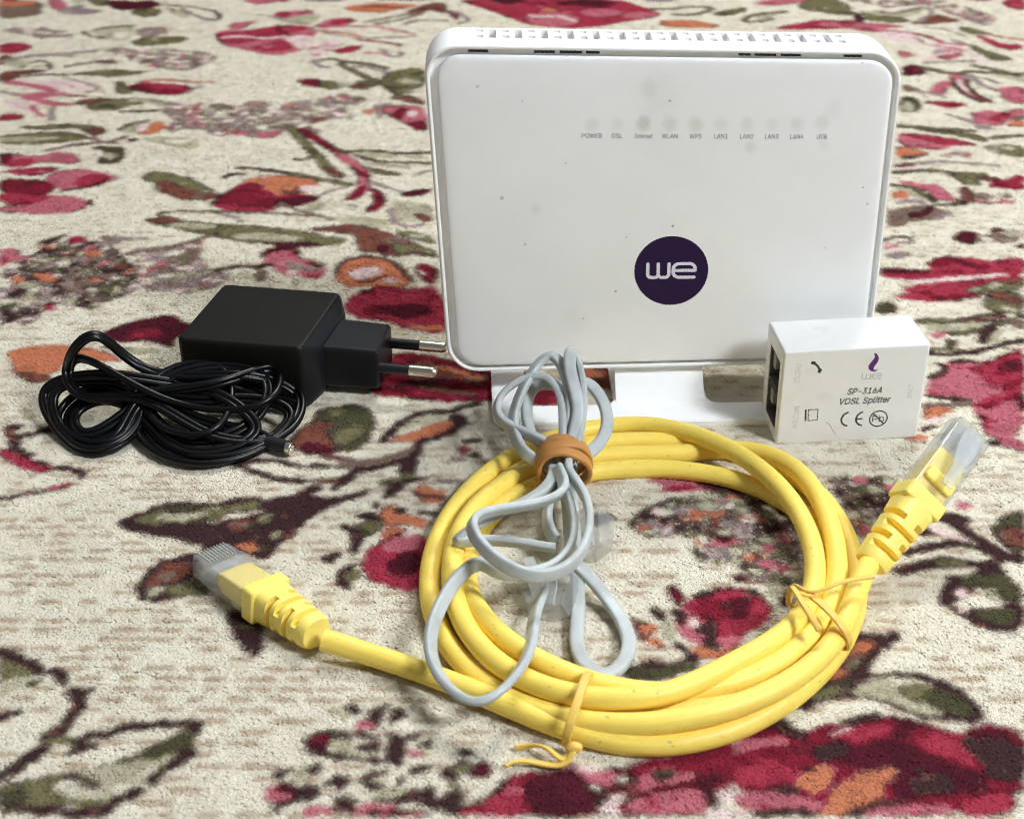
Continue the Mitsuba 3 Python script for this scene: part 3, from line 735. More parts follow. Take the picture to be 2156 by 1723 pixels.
f g 0:-1287,2468 -1230,2488 -1150,2517 -1104,2513 -1129,2488 -1156,2472 -1124,2447 -1057,2427 -1095,2407 -1156,2403 -1202,2391 -1258,2375
f G 0:-1285,2464 -1251,2476 -1214,2455 -1209,2415 -1249,2407 -1268,2407
f s 0:-1154,2464 -1093,2472 -1021,2455 -969,2447 -1006,2423 -1089,2431
f g 0:-1081,2423 -1025,2423 -996,2431 -1002,2403 -1073,2391
f p 0:-1235,2399 -1175,2407 -1105,2399 -1113,2384 -1180,2382
s p 2.6:-1094,2380 -1029,2387 -995,2403
s p 2.8:-1004,2387 -982,2423 -955,2443 -932,2451
f p 0:-1772,4132 -1695,4132 -1745,4101 -1758,4086
s p 3:-1758,4101 -1725,4048 -1697,3995
s p 2.6:-1721,4048 -1660,4070 -1635,4101 -1586,4094
f p 0:-1647,4101 -1612,4113 -1588,4101 -1620,4078
f r 0:-1753,3988 -1709,3980 -1628,3929 -1546,3871 -1505,3871 -1546,3843 -1603,3843 -1666,3893 -1735,3929
s p 2.2:-1707,3988 -1659,3951 -1632,3943
s p 2.2:-1601,3907 -1560,3893
s p 2.4:-1513,3871 -1468,3857 -1430,3836
f p 0:-1456,3843 -1430,3850 -1423,3808 -1437,3801
s p 1.8:-1662,3692 -1605,3712 -1547,3732 -1497,3752
s p 1.6:-1483,3759 -1446,3773
s k 1.4:-1521,3752 -1464,3780
f p 0:-1251,3568 -1215,3606 -1160,3639 -1097,3675 -1017,3672 -953,3665 -894,3692 -810,3692 -806,3665 -906,3665 -951,3652 -1023,3658 -1101,3658 -1171,3619 -1209,3580 -1196,3555 -1079,3549 -956,3549 -892,3580 -797,3606 -771,3431 -867,3437 -952,3443 -1023,3461 -1052,3492 -1126,3498 -1180,3517 -1226,3536
f g 0:-1212,3574 -1157,3626 -1087,3665 -1007,3658 -943,3652 -868,3672 -806,3665 -801,3632 -898,3619 -944,3568 -1018,3555 -1119,3555 -1196,3555
f s 0:-1149,3587 -1093,3619 -1001,3626 -950,3606 -1022,3574 -1098,3568
f G 0:-1116,3652 -1038,3658 -980,3639 -1052,3606 -1117,3619
f u 0:-914,3574 -832,3593 -810,3555 -843,3517 -891,3530
f p 0:-952,3443 -872,3461 -782,3505 -764,3383 -825,3407 -900,3407 -952,3407
f u 0:-937,3407 -883,3437 -846,3443 -878,3413 -920,3395
f o 0:-845,3437 -810,3455 -785,3443 -795,3407
f p 0:-1113,3222 -1108,3295 -1091,3353 -1059,3377 -1018,3395 -975,3407 -948,3383 -936,3278 -886,3222 -952,3211 -1014,3194 -1060,3178 -1093,3194
f u 0:-1099,3255 -1077,3324 -1040,3359 -984,3377 -961,3336 -998,3295 -1021,3267 -1069,3250 -1082,3211
f s 0:-1082,3211 -1061,3250 -1019,3255 -1040,3216 -1071,3194
f G 0:-1034,3222 -985,3267 -936,3278 -890,3227 -953,3216 -1015,3200
f b 0:-1064,3295 -1026,3324 -1000,3307 -1037,3272
f p 0:-829,3123 -820,3156 -718,3081 -699,2948 -746,2958 -790,3039 -806,3071
f R 0:-528,4379 -458,4396 -120,4396 -118,4295 -204,4295 -319,4312 -416,4312 -506,4329
f u 0:-386,4396 -252,4396 -119,4345 -119,4320 -250,4345
f G 0:-698,4230 -622,4254 -554,4275 -496,4214 -477,4135 -490,4042 -519,3990 -566,3960 -632,3953 -706,4088
f u 0:-781,4012 -743,4111 -699,4166 -628,4150 -647,4088 -590,3953 -639,3938 -715,3953
f d 0:-735,3982 -692,4035 -619,3982 -597,3938 -673,3953
f g 0:-637,4073 -566,4127 -495,4104 -524,4042 -593,3982
s u 2.6:-639,3938 -587,3924 -523,3895
f s 0:-431,4042 -411,4111 -355,4182 -296,4214 -227,4206 -251,4158 -309,4119 -366,4073
f c 0:-417,4073 -352,4119 -293,4143 -349,4081
f o 0:-443,4027 -366,4073 -292,4127 -225,4166 -203,4143 -223,4096 -288,4050 -362,4020
s p 2.4:-447,4027 -419,4104 -372,4174 -306,4222 -227,4214 -159,4263 -118,4271
s p 2.6:-165,4150 -206,4096 -263,4050 -313,4035
f p 0:-226,4198 -183,4206 -156,4158 -198,4119
f k 0:-189,3982 -161,4012 -135,3982 -159,3946
s p 2.2:-153,4027 -113,4035
f p 0:-142,3953 -112,3968 -111,3909
f m 0:-217,3938 -175,3931 -141,3909 -199,3902
f p 0:-127,4214 -117,4230 -116,4190
s p 3:-312,4027 -325,3953 -346,3895
s b 4:-326,3968 -421,3902 -522,3888 -563,3888
s p 2.4:-340,3924 -419,3880 -490,3852
f p 0:-379,3895 -342,3953 -304,4020 -322,3909 -326,3824 -349,3810 -375,3838
f p 0:-357,3810 -293,3817 -268,3810 -316,3789 -378,3761 -346,3768 -383,3714 -405,3687 -420,3727 -396,3782 -442,3755 -436,3782 -390,3810
s g 2:-436,3782 -389,3803 -334,3824
s p 2.2:-940,3909 -867,3916 -801,3916 -730,3880
s p 2.0:-665,3880 -623,3877
s p 2.6:-933,3895 -883,3859 -820,3824 -752,3796 -694,3789
s g 1.8:-730,3880 -663,3866 -582,3873
f u 0:-678,3789 -615,3803 -553,3824 -510,3845 -542,3796 -577,3748 -573,3782 -628,3775
s p 3.2:-578,3755 -550,3796 -511,3852 -483,3859
f p 0:-946,3660 -904,3694 -862,3680 -792,3687 -723,3700 -672,3741 -651,3768 -617,3748 -653,3714 -703,3674 -758,3667 -798,3621 -838,3680 -905,3654
f g 0:-912,3647 -861,3674 -805,3667 -831,3634 -893,3628
f p 0:-936,3563 -863,3589 -804,3608 -755,3647 -696,3680 -652,3707 -579,3694 -503,3721 -449,3748 -493,3700 -575,3654 -625,3608 -657,3557 -694,3482 -733,3439 -746,3373 -778,3385 -799,3427 -844,3469 -915,3445
f g 0:-810,3595 -773,3608 -768,3576 -796,3557
f u 0:-898,3563 -823,3582 -838,3532 -883,3525
f u 0:-740,3595 -710,3608 -715,3582
f o 0:-856,3451 -804,3457 -785,3433 -804,3409
f s 0:-757,3500 -729,3519 -717,3488 -746,3476
f o 0:-324,3734 -314,3768 -266,3761 -216,3721 -206,3674 -261,3660 -310,3694
f u 0:-329,3741 -288,3721 -216,3714 -206,3674 -263,3700 -294,3680
f o 0:-427,3621 -403,3660 -363,3654 -336,3608 -281,3589 -240,3550 -278,3532 -356,3557 -393,3532 -423,3570
f p 0:-370,3647 -339,3647 -352,3608 -368,3608
f g 0:-509,3544 -451,3576 -405,3582 -408,3532 -436,3494 -464,3469 -489,3494
f p 0:-552,3550 -510,3550 -475,3500 -469,3439 -480,3397 -496,3409 -496,3482 -523,3525
s p 2.6:-479,3595 -444,3595
f p 0:-450,3667 -436,3680 -429,3647 -443,3628
s p 2.2:-290,3615 -243,3608
s m 2:-243,3796 -178,3782
f o 0:-414,3506 -385,3532 -348,3544 -330,3513 -374,3482 -411,3469
f r 0:-455,3326 -451,3409 -411,3469 -354,3519 -300,3513 -259,3469 -240,3235 -312,3229 -372,3252 -433,3280
f k 0:-410,3457 -352,3500 -299,3506 -280,3433 -347,3421 -384,3409
f d 0:-378,3326 -353,3397 -309,3421 -277,3373 -303,3314 -346,3297
f K 0:-353,3506 -316,3532 -299,3506 -328,3482
f p 0:-584,3385 -549,3409 -519,3415 -538,3373 -565,3355
f p 0:-532,3286 -512,3343 -463,3367 -486,3303 -481,3246 -498,3235
f g 0:-502,3314 -460,3338 -456,3291 -486,3269
f s 0:-280,3582 -244,3544 -262,3532
f p 0:255,3611 294,3611 336,3591 299,3559 257,3553
f k 0:437,3792 475,3809 531,3805 628,3799 689,3771 668,3730 605,3737 524,3723 477,3737 512,3771
f r 0:503,3757 569,3778 616,3764 565,3737 517,3737
f d 0:588,3805 691,3785 744,3764 684,3730 646,3750
c berry 0:356,3540 396,3617 439,3656 505,3690 602,3710 684,3737 766,3750 840,3710 888,3617 902,3515 872,3311 842,3254 790,3248 719,3259 672,3288 706,3322 691,3369 636,3352 564,3369 554,3417 576,3478 539,3490 463,3490 405,3484
f o 0:553,3624 601,3630 638,3617 695,3630 656,3572 624,3566 644,3598 589,3598
f o 0:688,3703 738,3716 743,3696 702,3690
f k 0:604,3459 660,3478 711,3466 686,3447 625,3441
f d 0:608,3490 661,3490 705,3478 650,3466
f k 0:761,3441 801,3459 819,3429 793,3405
f k 0:798,3346 844,3352 839,3322 809,3317
f o 0:383,3540 438,3553 443,3528 397,3521
f d 0:666,3299 697,3311 692,3271 671,3276
f d 0:460,3248 486,3254 510,3209 491,3165 471,3176 472,3220
f r 0:499,3165 531,3203 584,3226 644,3242 696,3248 735,3220 756,3165 767,3143 739,3101 680,3038 629,3017 563,3048 534,3095 509,3127
f R 0:527,3165 610,3198 631,3143 597,3095 550,3111
f d 0:607,3143 652,3192 690,3203 699,3165 677,3111 634,3106
f p 0:528,3209 593,3242 615,3237 582,3209 538,3198
f p 0:680,3237 723,3237 736,3203 713,3215
f k 0:480,3154 511,3143 547,3085 569,3038 615,3017 665,3027 625,2987 584,2987 523,2997 484,3027 475,3069
f p 0:461,3149 496,3138 505,3090 476,3079
f p 0:520,3064 577,3101 594,3069 567,3017 590,2987 566,2957 542,2987 555,3038 528,3043
f K 0:508,3116 539,3111 545,3074 517,3074
f k 0:482,3069 517,3069 525,3017 483,3017
f p 0:401,3154 427,3160 440,3111 428,3095 406,3122
f s 0:420,3090 464,3101 467,3027 433,2997
f u 0:338,3111 365,3106 392,3085 424,3048 388,3038 407,3012 439,2992 405,2987 366,3017 354,3043 349,3079
f o 0:363,3074 406,3085 424,3048 382,3053
f o 0:372,3012 409,3033 427,3002 398,2992
f o 0:500,2977 536,2992 573,2957 626,2997 664,3017 607,2957 549,2927
f p 0:455,3007 488,2997 499,2967 471,2967
f p 0:483,2947 513,2967 529,2927 500,2917
f G 0:316,2897 365,2922 433,2917 495,2927 521,2917 489,2877 308,2877
f p 0:323,2902 365,2927 433,2922 418,2907 364,2907
f p 0:791,3209 823,3226 813,3165 790,3154
f s 0:753,3242 796,3237 782,3198 755,3209"""
YELLOW = "-522,2941,75 -417,2915,50 -343,2887,40 -269,2863,40 -173,2809,45 -80,2757,45 11,2708,40 101,2660,30 218,2610,30 333,2582,30 452,2595,30 576,2644,30 682,2712,30 775,2794,30 875,2901,30 949,3004,30 997,3112,30 1019,3225,30 1029,3332,30 1031,3444,30 1021,3573,30 948,3760,30 845,3865,30 709,3933,30 582,3977,30 443,3991,30 334,3988,30 239,3958,30 129,3892,30 14,3799,30 -82,3659,30 -137,3514,30 -160,3365,30 -156,3225,30 -126,3102,30 -65,2985,30 12,2883,30 104,2803,30 224,2736,28 343,2702,28 466,2727,28 595,2787,28 700,2867,28 797,2959,28 886,3094,28 933,3259,28 953,3424,28 943,3564,28 865,3659,30 787,3728,30 688,3773,30 542,3812,30 392,3822,30 263,3801,30 164,3779,30 74,3741,30 -8,3646,30 -73,3537,30 -113,3408,40 -136,3285,50 -126,3156,70 -91,3044,80 -32,2948,80 43,2870,80 164,2787,80 284,2754,70 407,2760,50 530,2771,50 625,2797,60 710,2840,70 809,2915,80 876,3009,85 921,3138,85 954,3263,85 972,3362,85 978,3499,85 955,3645,85 888,3786,80 816,3895,60 746,3932,40 668,3919,30 552,3908,30 399,3916,30 267,3892,30 159,3858,30 52,3798,40 -38,3680,60 -115,3530,80 -160,3396,85 -180,3263,85 -172,3138,85 -131,2990,85 -69,2878,85 11,2788,85 101,2724,90 190,2696,90 279,2682,95 369,2699,95 464,2745,95 596,2829,90 712,2904,90 786,2979,90 839,3066,95 873,3171,100 891,3288,100 895,3399,100 882,3503,100 846,3630,100 789,3735,100 715,3844,95 630,3948,80 523,4031,60 410,4073,40 315,4076,30 227,4048,30 132,3995,30 38,3919,35 -54,3821,40 -134,3701,40 -195,3560,40 -231,3408,40 -240,3276,40 -232,3141,40 -204,3012,40 -158,2909,40 -94,2823,40 -19,2764,35 42,2734,30 113,2686,40 189,2638,60 275,2612,75 368,2610,80 483,2641,80 608,2692,80 707,2748,80 804,2824,85 888,2913,95 938,2999,110 985,3096,120 1013,3184,110 1073,3265,100"
GREY_A = "193,3730,170 203,3768,190 201,3802,210 214,3854,240 208,3898,300 189,3976,330 188,4031,350 206,4064,350 218,4059,330 222,4032,300 231,3976,270 241,3899,240 223,3835,210 212,3768,190 209,3744,160 176,3615,180 201,3517,190 225,3405,200 229,3323,200 218,3235,200 189,3150,200 140,3083,200 88,3044,210 37,3046,220 -22,3080,230 -73,3133,240 -112,3187,250 -120,3235,250 -99,3276,250 -55,3327,230 -1,3352,220 67,3382,210 128,3428,200 154,3480,200 153,3566,180 145,3629,170"
GREY_B = "138,3663,150 125,3603,150 92,3526,160 49,3459,170 -1,3413,170 -51,3385,170 -99,3353,160 -142,3322,150 -166,3295,150 -158,3304,130 -104,3312,130 -28,3308,130 53,3305,120 128,3288,120"
GREY_C = "174,3754,150 171,3767,180 166,3818,210 158,3882,240 150,3947,270 127,3978,290 88,3995,290 39,3983,280 -3,3975,260 -37,3950,240 -52,3929,210 -48,3899,190 -9,3853,180 50,3810,180 109,3766,170 138,3749,150 160,3696,140 144,3651,130 134,3596,120 120,3528,120 109,3452,120 112,3392,110 130,3351,100"
GREY_D = "184,3783,130 187,3798,170 195,3858,220 186,3918,270 172,3997,310 152,4047,330 128,4065,330 97,4046,320 64,4001,290 30,3939,250 12,3901,210 3,3848,180 12,3803,160 38,3754,150 76,3716,140 115,3725,120 158,3578,150 161,3496,150 184,3426,150 186,3335,150 167,3243,150 130,3180,150 77,3140,150 12,3114,160 -53,3122,170 -90,3163,170 -121,3142,160 -157,3109,140 -189,3065,130 -207,3006,130 -209,2962,130 -217,2889,125 -214,2827,120 -194,2753,120 -156,2689,120 -113,2656,120 -72,2647,125 -31,2667,130 2,2717,135 28,2795,130 54,2939,100 75,3061,80 86,3145,80 84,3218,80"
GREY_E = "164,3781,110 152,3798,120 98,3794,130 69,3850,150 53,3930,170 55,4008,200 77,4046,220 120,4047,230 159,4018,230 182,3957,210 190,3892,180 185,3828,150 193,3783,130 163,3714,100 171,3588,90 172,3446,90 174,3333,90"
GREY_F = "220,3727,140 248,3758,140 289,3812,150 313,3863,170 309,3911,200 288,3954,230 261,3986,260 235,4016,260 213,3997,250 205,3926,230 206,3861,200 202,3813,160 196,3783,130 185,3638,90 190,3459,80 187,3323,80"
GREY_G = "170,3238,120 191,3229,100 226,3199,80 261,3179,50 297,3107,40 320,3027,30 317,2927,40 293,2848,50 253,2819,50 214,2845,45 193,2917,30 186,2996,30 186,3077,30 190,3150,40 193,3193,60 190,3218,80"
BLACK = "-755,4221,60 -789,4238,100 -828,4222,120 -948,4197,160 -1119,4205,170 -1251,4222,160 -1320,4238,180 -1365,4228,260 -1419,4208,320 -1464,4191,320 -1511,4186,260 -1550,4205,180 -1552,4206,120 -1452,4141,110 -1315,4109,130 -1188,4117,150 -1065,4140,160 -974,4156,170 -846,4255,160 -808,4214,140 -811,4149,140 -848,4078,130 -928,4047,120 -1102,4086,120 -1267,4100,160 -1388,4155,220 -1487,4195,240 -1539,4213,210 -1548,4189,170 -1485,4125,140 -1352,4093,140 -1226,4078,120 -1114,4032,100 -999,3949,70 -879,3957,50 -776,4047,50 -726,4157,60 -754,4221,80 -878,4255,90 -1043,4222,110 -1204,4189,140 -1320,4164,180 -1494,4177,170 -1596,4197,150 -1637,4181,120 -1640,4157,90 -1602,4117,60 -1553,4032,40 -1487,3964,30 -1421,3931,30 -1356,3935,30 -1304,3987,40 -1284,4047,70 -1287,4117,100 -1247,4189,140 -1169,4239,160 -1089,4276,170 -1025,4247,160 -982,4173,140 -972,4109,120 -984,4016,90 -1041,3956,80 -1172,3994,80 -1275,4094,90 -1320,4157,110 -1403,4189,120 -1498,4189,110 -1567,4157,80 -1568,4093,50 -1499,4002,40 -1409,3957,40 -1340,3987,50 -1308,4047,80 -1289,4101,120 -1231,4109,130 -1108,4117,120 -961,4117,110 -902,4141,110 -796,4125,90 -762,4078,70 -804,4009,50 -917,3928,35 -1014,3891,30 -1123,3928,30 -1223,4017,40 -1288,4101,70 -1318,4157,100 -1375,4173,110 -1483,4165,90 -1541,4125,60 -1512,4055,45 -1428,4002,40 -1363,4047,50 -1331,4109,80 -1302,4157,120 -1244,4181,150 -1144,4206,140 -1061,4206,120 -870,4189,80 -759,4181,60 -741,4132,40 -788,4032,30 -895,3913,25 -1007,3852,25 -1113,3873,25 -1220,3957,30 -1301,4078,60 -1327,4141,100 -1320,4173,140 -1417,4189,140 -1507,4181,150 -1582,4165,130 -1595,4117,100 -1553,4055,50 -1472,3979,40 -1391,3950,40 -1320,3972,50 -1293,4047,70 -1282,4101,110 -1238,4141,130 -1132,4149,140 -1023,4125,140 -928,4047,120 -864,4009,80 -919,3949,50 -1017,3913,40 -1121,3927,50 -1229,4017,60 -1300,4109,90 -1365,4125,100 -1462,4133,90 -1516,4086,70 -1483,4024,50 -1412,4009,50 -1355,4063,70 -1300,4125,110 -1243,4173,140 -1144,4222,160 -997,4239,170 -892,4239,150 -839,4189,130 -856,4109,100 -910,4032,70 -1014,3972,50 -1110,3979,50 -1205,4047,70 -1281,4125,100 -1307,4173,140 -1215,4125,120 -1099,4055,90 -951,4024,60 -824,3994,40 -849,3982,40 -813,3962,40"
BLACK_END = "-830,3970,40 -753,3934,40"
TIE_A = "207,2777,100 196,2739,130 180,2684,135 164,2628,125 150,2594,115 140,2578,70 137,2586,30"
TIE_A1 = "151,2560,40 138,2546,30 118,2538,30 98,2560,40 75,2578,40 40,2589,20 8,2590,20"
TIE_A2 = "156,2558,50 144,2538,30 121,2525,20 75,2536,20 28,2540,20 -18,2525,20"
TIE_B = "830,3028,160 849,2997,160 877,2953,155 898,2915,145 916,2902,120 929,2925,70 933,2951,30"
TIE_B1 = "801,3098,60 786,3075,120 787,3071,150 800,3065,165 808,3043,170 820,3024,170 864,3031,180 915,3043,190 965,3061,190 1014,3073,190"
TIE_B2 = "831,3036,160 803,3014,175 783,3020,180 782,3039,180 783,3010,185 797,2969,180 814,2920,170 829,2879,160"
BAND = "165,3737,140 168,3655,140"

CREAM, TAN = 'c', 't'
YARN = {  # yarn: (name, colour, second shade)
    'c': ('cream_pile', (208, 202, 184), (199, 191, 171)), 't': ('tan_pile', (164, 142, 118), (152, 130, 105)), 'p': ('plum_pile', (62, 42, 44), (49, 33, 35)),
    'm': ('mauve_pile', (140, 122, 124), (124, 106, 108)), 'd': ('maroon_pile', (76, 29, 39), (62, 23, 32)), 'r': ('crimson_pile', (146, 50, 66), (136, 43, 58)),
    'R': ('deep_red_pile', (114, 29, 43), (102, 24, 37)), 'k': ('rose_pile', (172, 98, 109), (162, 87, 98)), 'K': ('pale_pink_pile', (212, 189, 187), (200, 173, 174)),
    'o': ('orange_pile', (180, 112, 82), (166, 96, 68)), 'u': ('rust_pile', (112, 68, 55), (98, 57, 46)), 'g': ('olive_pile', (107, 102, 72), (94, 89, 61)),
    'G': ('dark_green_pile', (69, 69, 49), (56, 57, 40)), 's': ('sage_pile', (168, 163, 138), (153, 148, 122)), 'b': ('brown_pile', (116, 95, 82), (101, 82, 69))}
CODES = list(YARN)
CLUSTER = {'mauve': 'mmmmbbbKKsscckm', 'berry': 'pppppbbbGgssscKmmkco', 'pinkmix': 'KKKKkkkmcc'}


def vcell(x, y, s, seed):
    """Jittered cells in numpy: (nearest, second nearest, random of the nearest)."""
    x, y = x / s, y / s
    d1 = np.full(x.shape, 9.0); d2 = d1.copy(); w = np.zeros(x.shape)
    for a in (-1, 0, 1):
        for b in (-1, 0, 1):
            cx, cy = np.floor(x) + a, np.floor(y) + b
            h = lambda k: np.modf(np.abs(np.sin(cx * 127.1 + cy * 311.7 + k * 74.7 + seed) * 43758.5453))[0]
            d = np.hypot(cx + h(1) - x, cy + h(2) - y)
            d2 = np.where(d < d1, d1, np.minimum(d2, d)); w = np.where(d < d1, h(3), w); d1 = np.minimum(d1, d)
    return d1, d2, w


def n2(x, y, s, seed=0): return meshkit.noise(np.stack([x / s, y / s, np.zeros_like(x) + .5], -1), seed)


def motif_layers():
    L = []
    for ln in PATTERN.split('\n'):
        head, pts = ln.split(':'); k, c, w = head.split(); p = nums(pts)
        if k == 's': g = LineString(chaikin(p, 2, False)).buffer(float(w) / 2000 * (1.4 + .9 * min(max(p[:, 1].mean() - .4, 0) / .35, 1)), 3)
        else: g = Polygon(chaikin(p, 2)).buffer(0 if c in 'cKs' else (.0006 if c in 'pGd' else .0003) + .0005 * min(max(p[:, 1].mean() - .4, 0) / .3, 1))
        L.append((c, g))
    # the same sorts of leaf, bud and bloom go on beyond the part that was copied
    R = random.Random(5)
    for _ in range(150):
        x, y = R.uniform(-1.0, 1.0), R.uniform(.02, 1.25)
        if abs(x) < .09 + .365 * max(y, .1) and .15 < y < 1.03: continue
        kind = R.random(); a = R.uniform(0, 360)
        if kind < .55:
            g = affinity.rotate(Polygon(chaikin(np.array([(-.03, 0), (0, .009), (.03, 0), (0, -.009)]), 2)), a)
            g = affinity.translate(affinity.scale(g, R.uniform(.7, 1.5), R.uniform(.7, 1.5)), x, y)
            L += [('p', g.buffer(.0014)), (R.choice('gGsgu'), g)]
        elif kind < .8:
            for _ in range(6):
                b = R.uniform(0, 360); r = R.uniform(.012, .028)
                g = affinity.translate(affinity.scale(Point(x + r * math.cos(b), y + r * math.sin(b)).buffer(r * .9), 1, .8), 0, 0)
                L.append((R.choice('rRkkrd'), g))
        else: L.append((R.choice(['mauve', 'berry']), affinity.scale(Point(x, y).buffer(.03), 1.4, .8)))
    return L


def yarn_at(x, y):
    """Code index of the yarn at every tuft, from the woven design in the carpet's own plane."""
    wx = x + .0008 * (n2(x, y, .0029, 1) - .5) * 2 + rng.normal(0, .00032, x.shape)
    wy = y + .0008 * (n2(x, y, .0029, 2) - .5) * 2 + rng.normal(0, .00032, x.shape)
    out = np.zeros(x.shape, int)
    # cream ground with short tan dashes in rows
    yy = y + .0012 * (n2(x, y, .05, 3) - .5) + .0006 * (n2(x, y, .006, 4) - .5)
    row = np.floor(yy / .0040); sh = np.modf(np.abs(np.sin(row * 12.9898) * 43758.5453))[0]
    cell = x / .0115 + sh * 7.3; ci = np.floor(cell); h1 = np.modf(np.abs(np.sin(ci * 78.233 + row * 37.719) * 43758.5453))[0]; h2 = np.modf(h1 * 917.3)[0]
    fx = np.abs(cell - ci - .5) * 2; fy = np.abs(yy / .0040 - row - .5) * 2
    dash = (h1 < .34 + .42 * n2(x, y, .06, 6)) & (fx < .4 + .6 * h2) & (fy < .46) & (rng.random(x.shape) < np.clip(1.05 - .85 * (y - .25) / .5, .35, .92))
    out[dash] = CODES.index('t')
    near = np.argsort(x)  # sorted for quick boxes
    xs = wx[near]
    for c, g in motif_layers():
        x0, y0, x1, y1 = g.bounds
        lo, hi = np.searchsorted(xs, x0 - .004), np.searchsorted(xs, x1 + .004)
        idx = near[max(lo - 400, 0):hi + 400]
        idx = idx[(wy[idx] > y0) & (wy[idx] < y1) & (wx[idx] > x0) & (wx[idx] < x1)]
        if not len(idx): continue
        shapely.prepare(g)
        idx = idx[shapely.contains_xy(g, wx[idx], wy[idx])]
        if c in CLUSTER:
            d1, d2, w = vcell(wx[idx] * .8, wy[idx], .0047, 3.1)
            w = np.modf(w + .13 * n2(x[idx], y[idx], .0018, 81))[0]; pal = np.array([CODES.index(q) for q in CLUSTER[c]])
            v = pal[np.minimum((w * len(pal)).astype(int), len(pal) - 1)]
            edge = d2 - d1 < .13
            v[edge] = CODES.index({'mauve': 'b', 'berry': 'p', 'pinkmix': 'K'}[c])
            hole = rng.random(len(idx)) < .06
            v[hole] = 0
            out[idx] = v
        else:
            out[idx] = CODES.index(c)
            if c in 'gGuorRkd' and g.area > 4e-5:   # broken dark outline woven inside the edge of leaves and petals
                core = g.buffer(-.0009 - .0005 * min(max(y0 - .4, 0) / .3, 1)); shapely.prepare(core)
                e = idx[~shapely.contains_xy(core, wx[idx], wy[idx])]
                e = e[n2(x[e], y[e], .011, 61) > (.38 if c in 'gGu' else .56)]
                out[e] = CODES.index('p' if c in 'gGuRd' else ('u' if c == 'o' else 'd'))
    # the weaver shades every motif with the neighbouring yarns, in soft streaks
    v = n2(x, y, .007, 51) * .55 + n2(x * .6 + y * .35, y, .0032, 52) * .45 + rng.normal(0, .03, x.shape)
    new = out.copy()
    for c, lo, tl, hi, th in (('r', 'R', .36, 'k', .70), ('R', 'd', .43, 'r', .64), ('k', 'r', .34, 'K', .78), ('d', 'p', .28, 'R', .64), ('g', 'G', .36, 's', .68), ('G', 'p', .30, 'g', .62), ('s', 'g', .34, 'c', .70),
                              ('o', 'u', .30, 'K', .80), ('u', 'd', .32, 'b', .64), ('p', 'u', .31, 'G', .66), ('K', 'k', .28, 'c', .66), ('b', 'p', .33, 'g', .70)):
        m = out == CODES.index(c)
        new[m & (v < tl)] = CODES.index(lo); new[m & (v > th)] = CODES.index(hi)
    return new


def tufts():
    X, Y, S = [], [], []
    for y0, y1, s in ((.19, .36, .00072), (.36, .5, .0008), (.5, .7, .00092), (.7, 1.02, .00105)):
        ys = np.arange(y0, y1, s)
        for j, yv in enumerate(ys):
            half = .365 * yv + .045
            m = np.arange(-half, half, s) + (s / 2 if j % 2 else 0)
            X.append(m); Y.append(np.full(len(m), yv)); S.append(np.full(len(m), s))
    X, Y, S = map(np.concatenate, (X, Y, S))
    X = X + rng.uniform(-.4, .4, X.shape) * S; Y = Y + rng.uniform(-.4, .4, X.shape) * S
    return X, Y, S


YGAIN = 1.05


def surface(x, y):
    """Gentle rise and fall of the carpet."""
    return .0008 + .0010 * (n2(x, y, .06, 11) - .5) + .0005 * (n2(x, y, .014, 12) - .5)




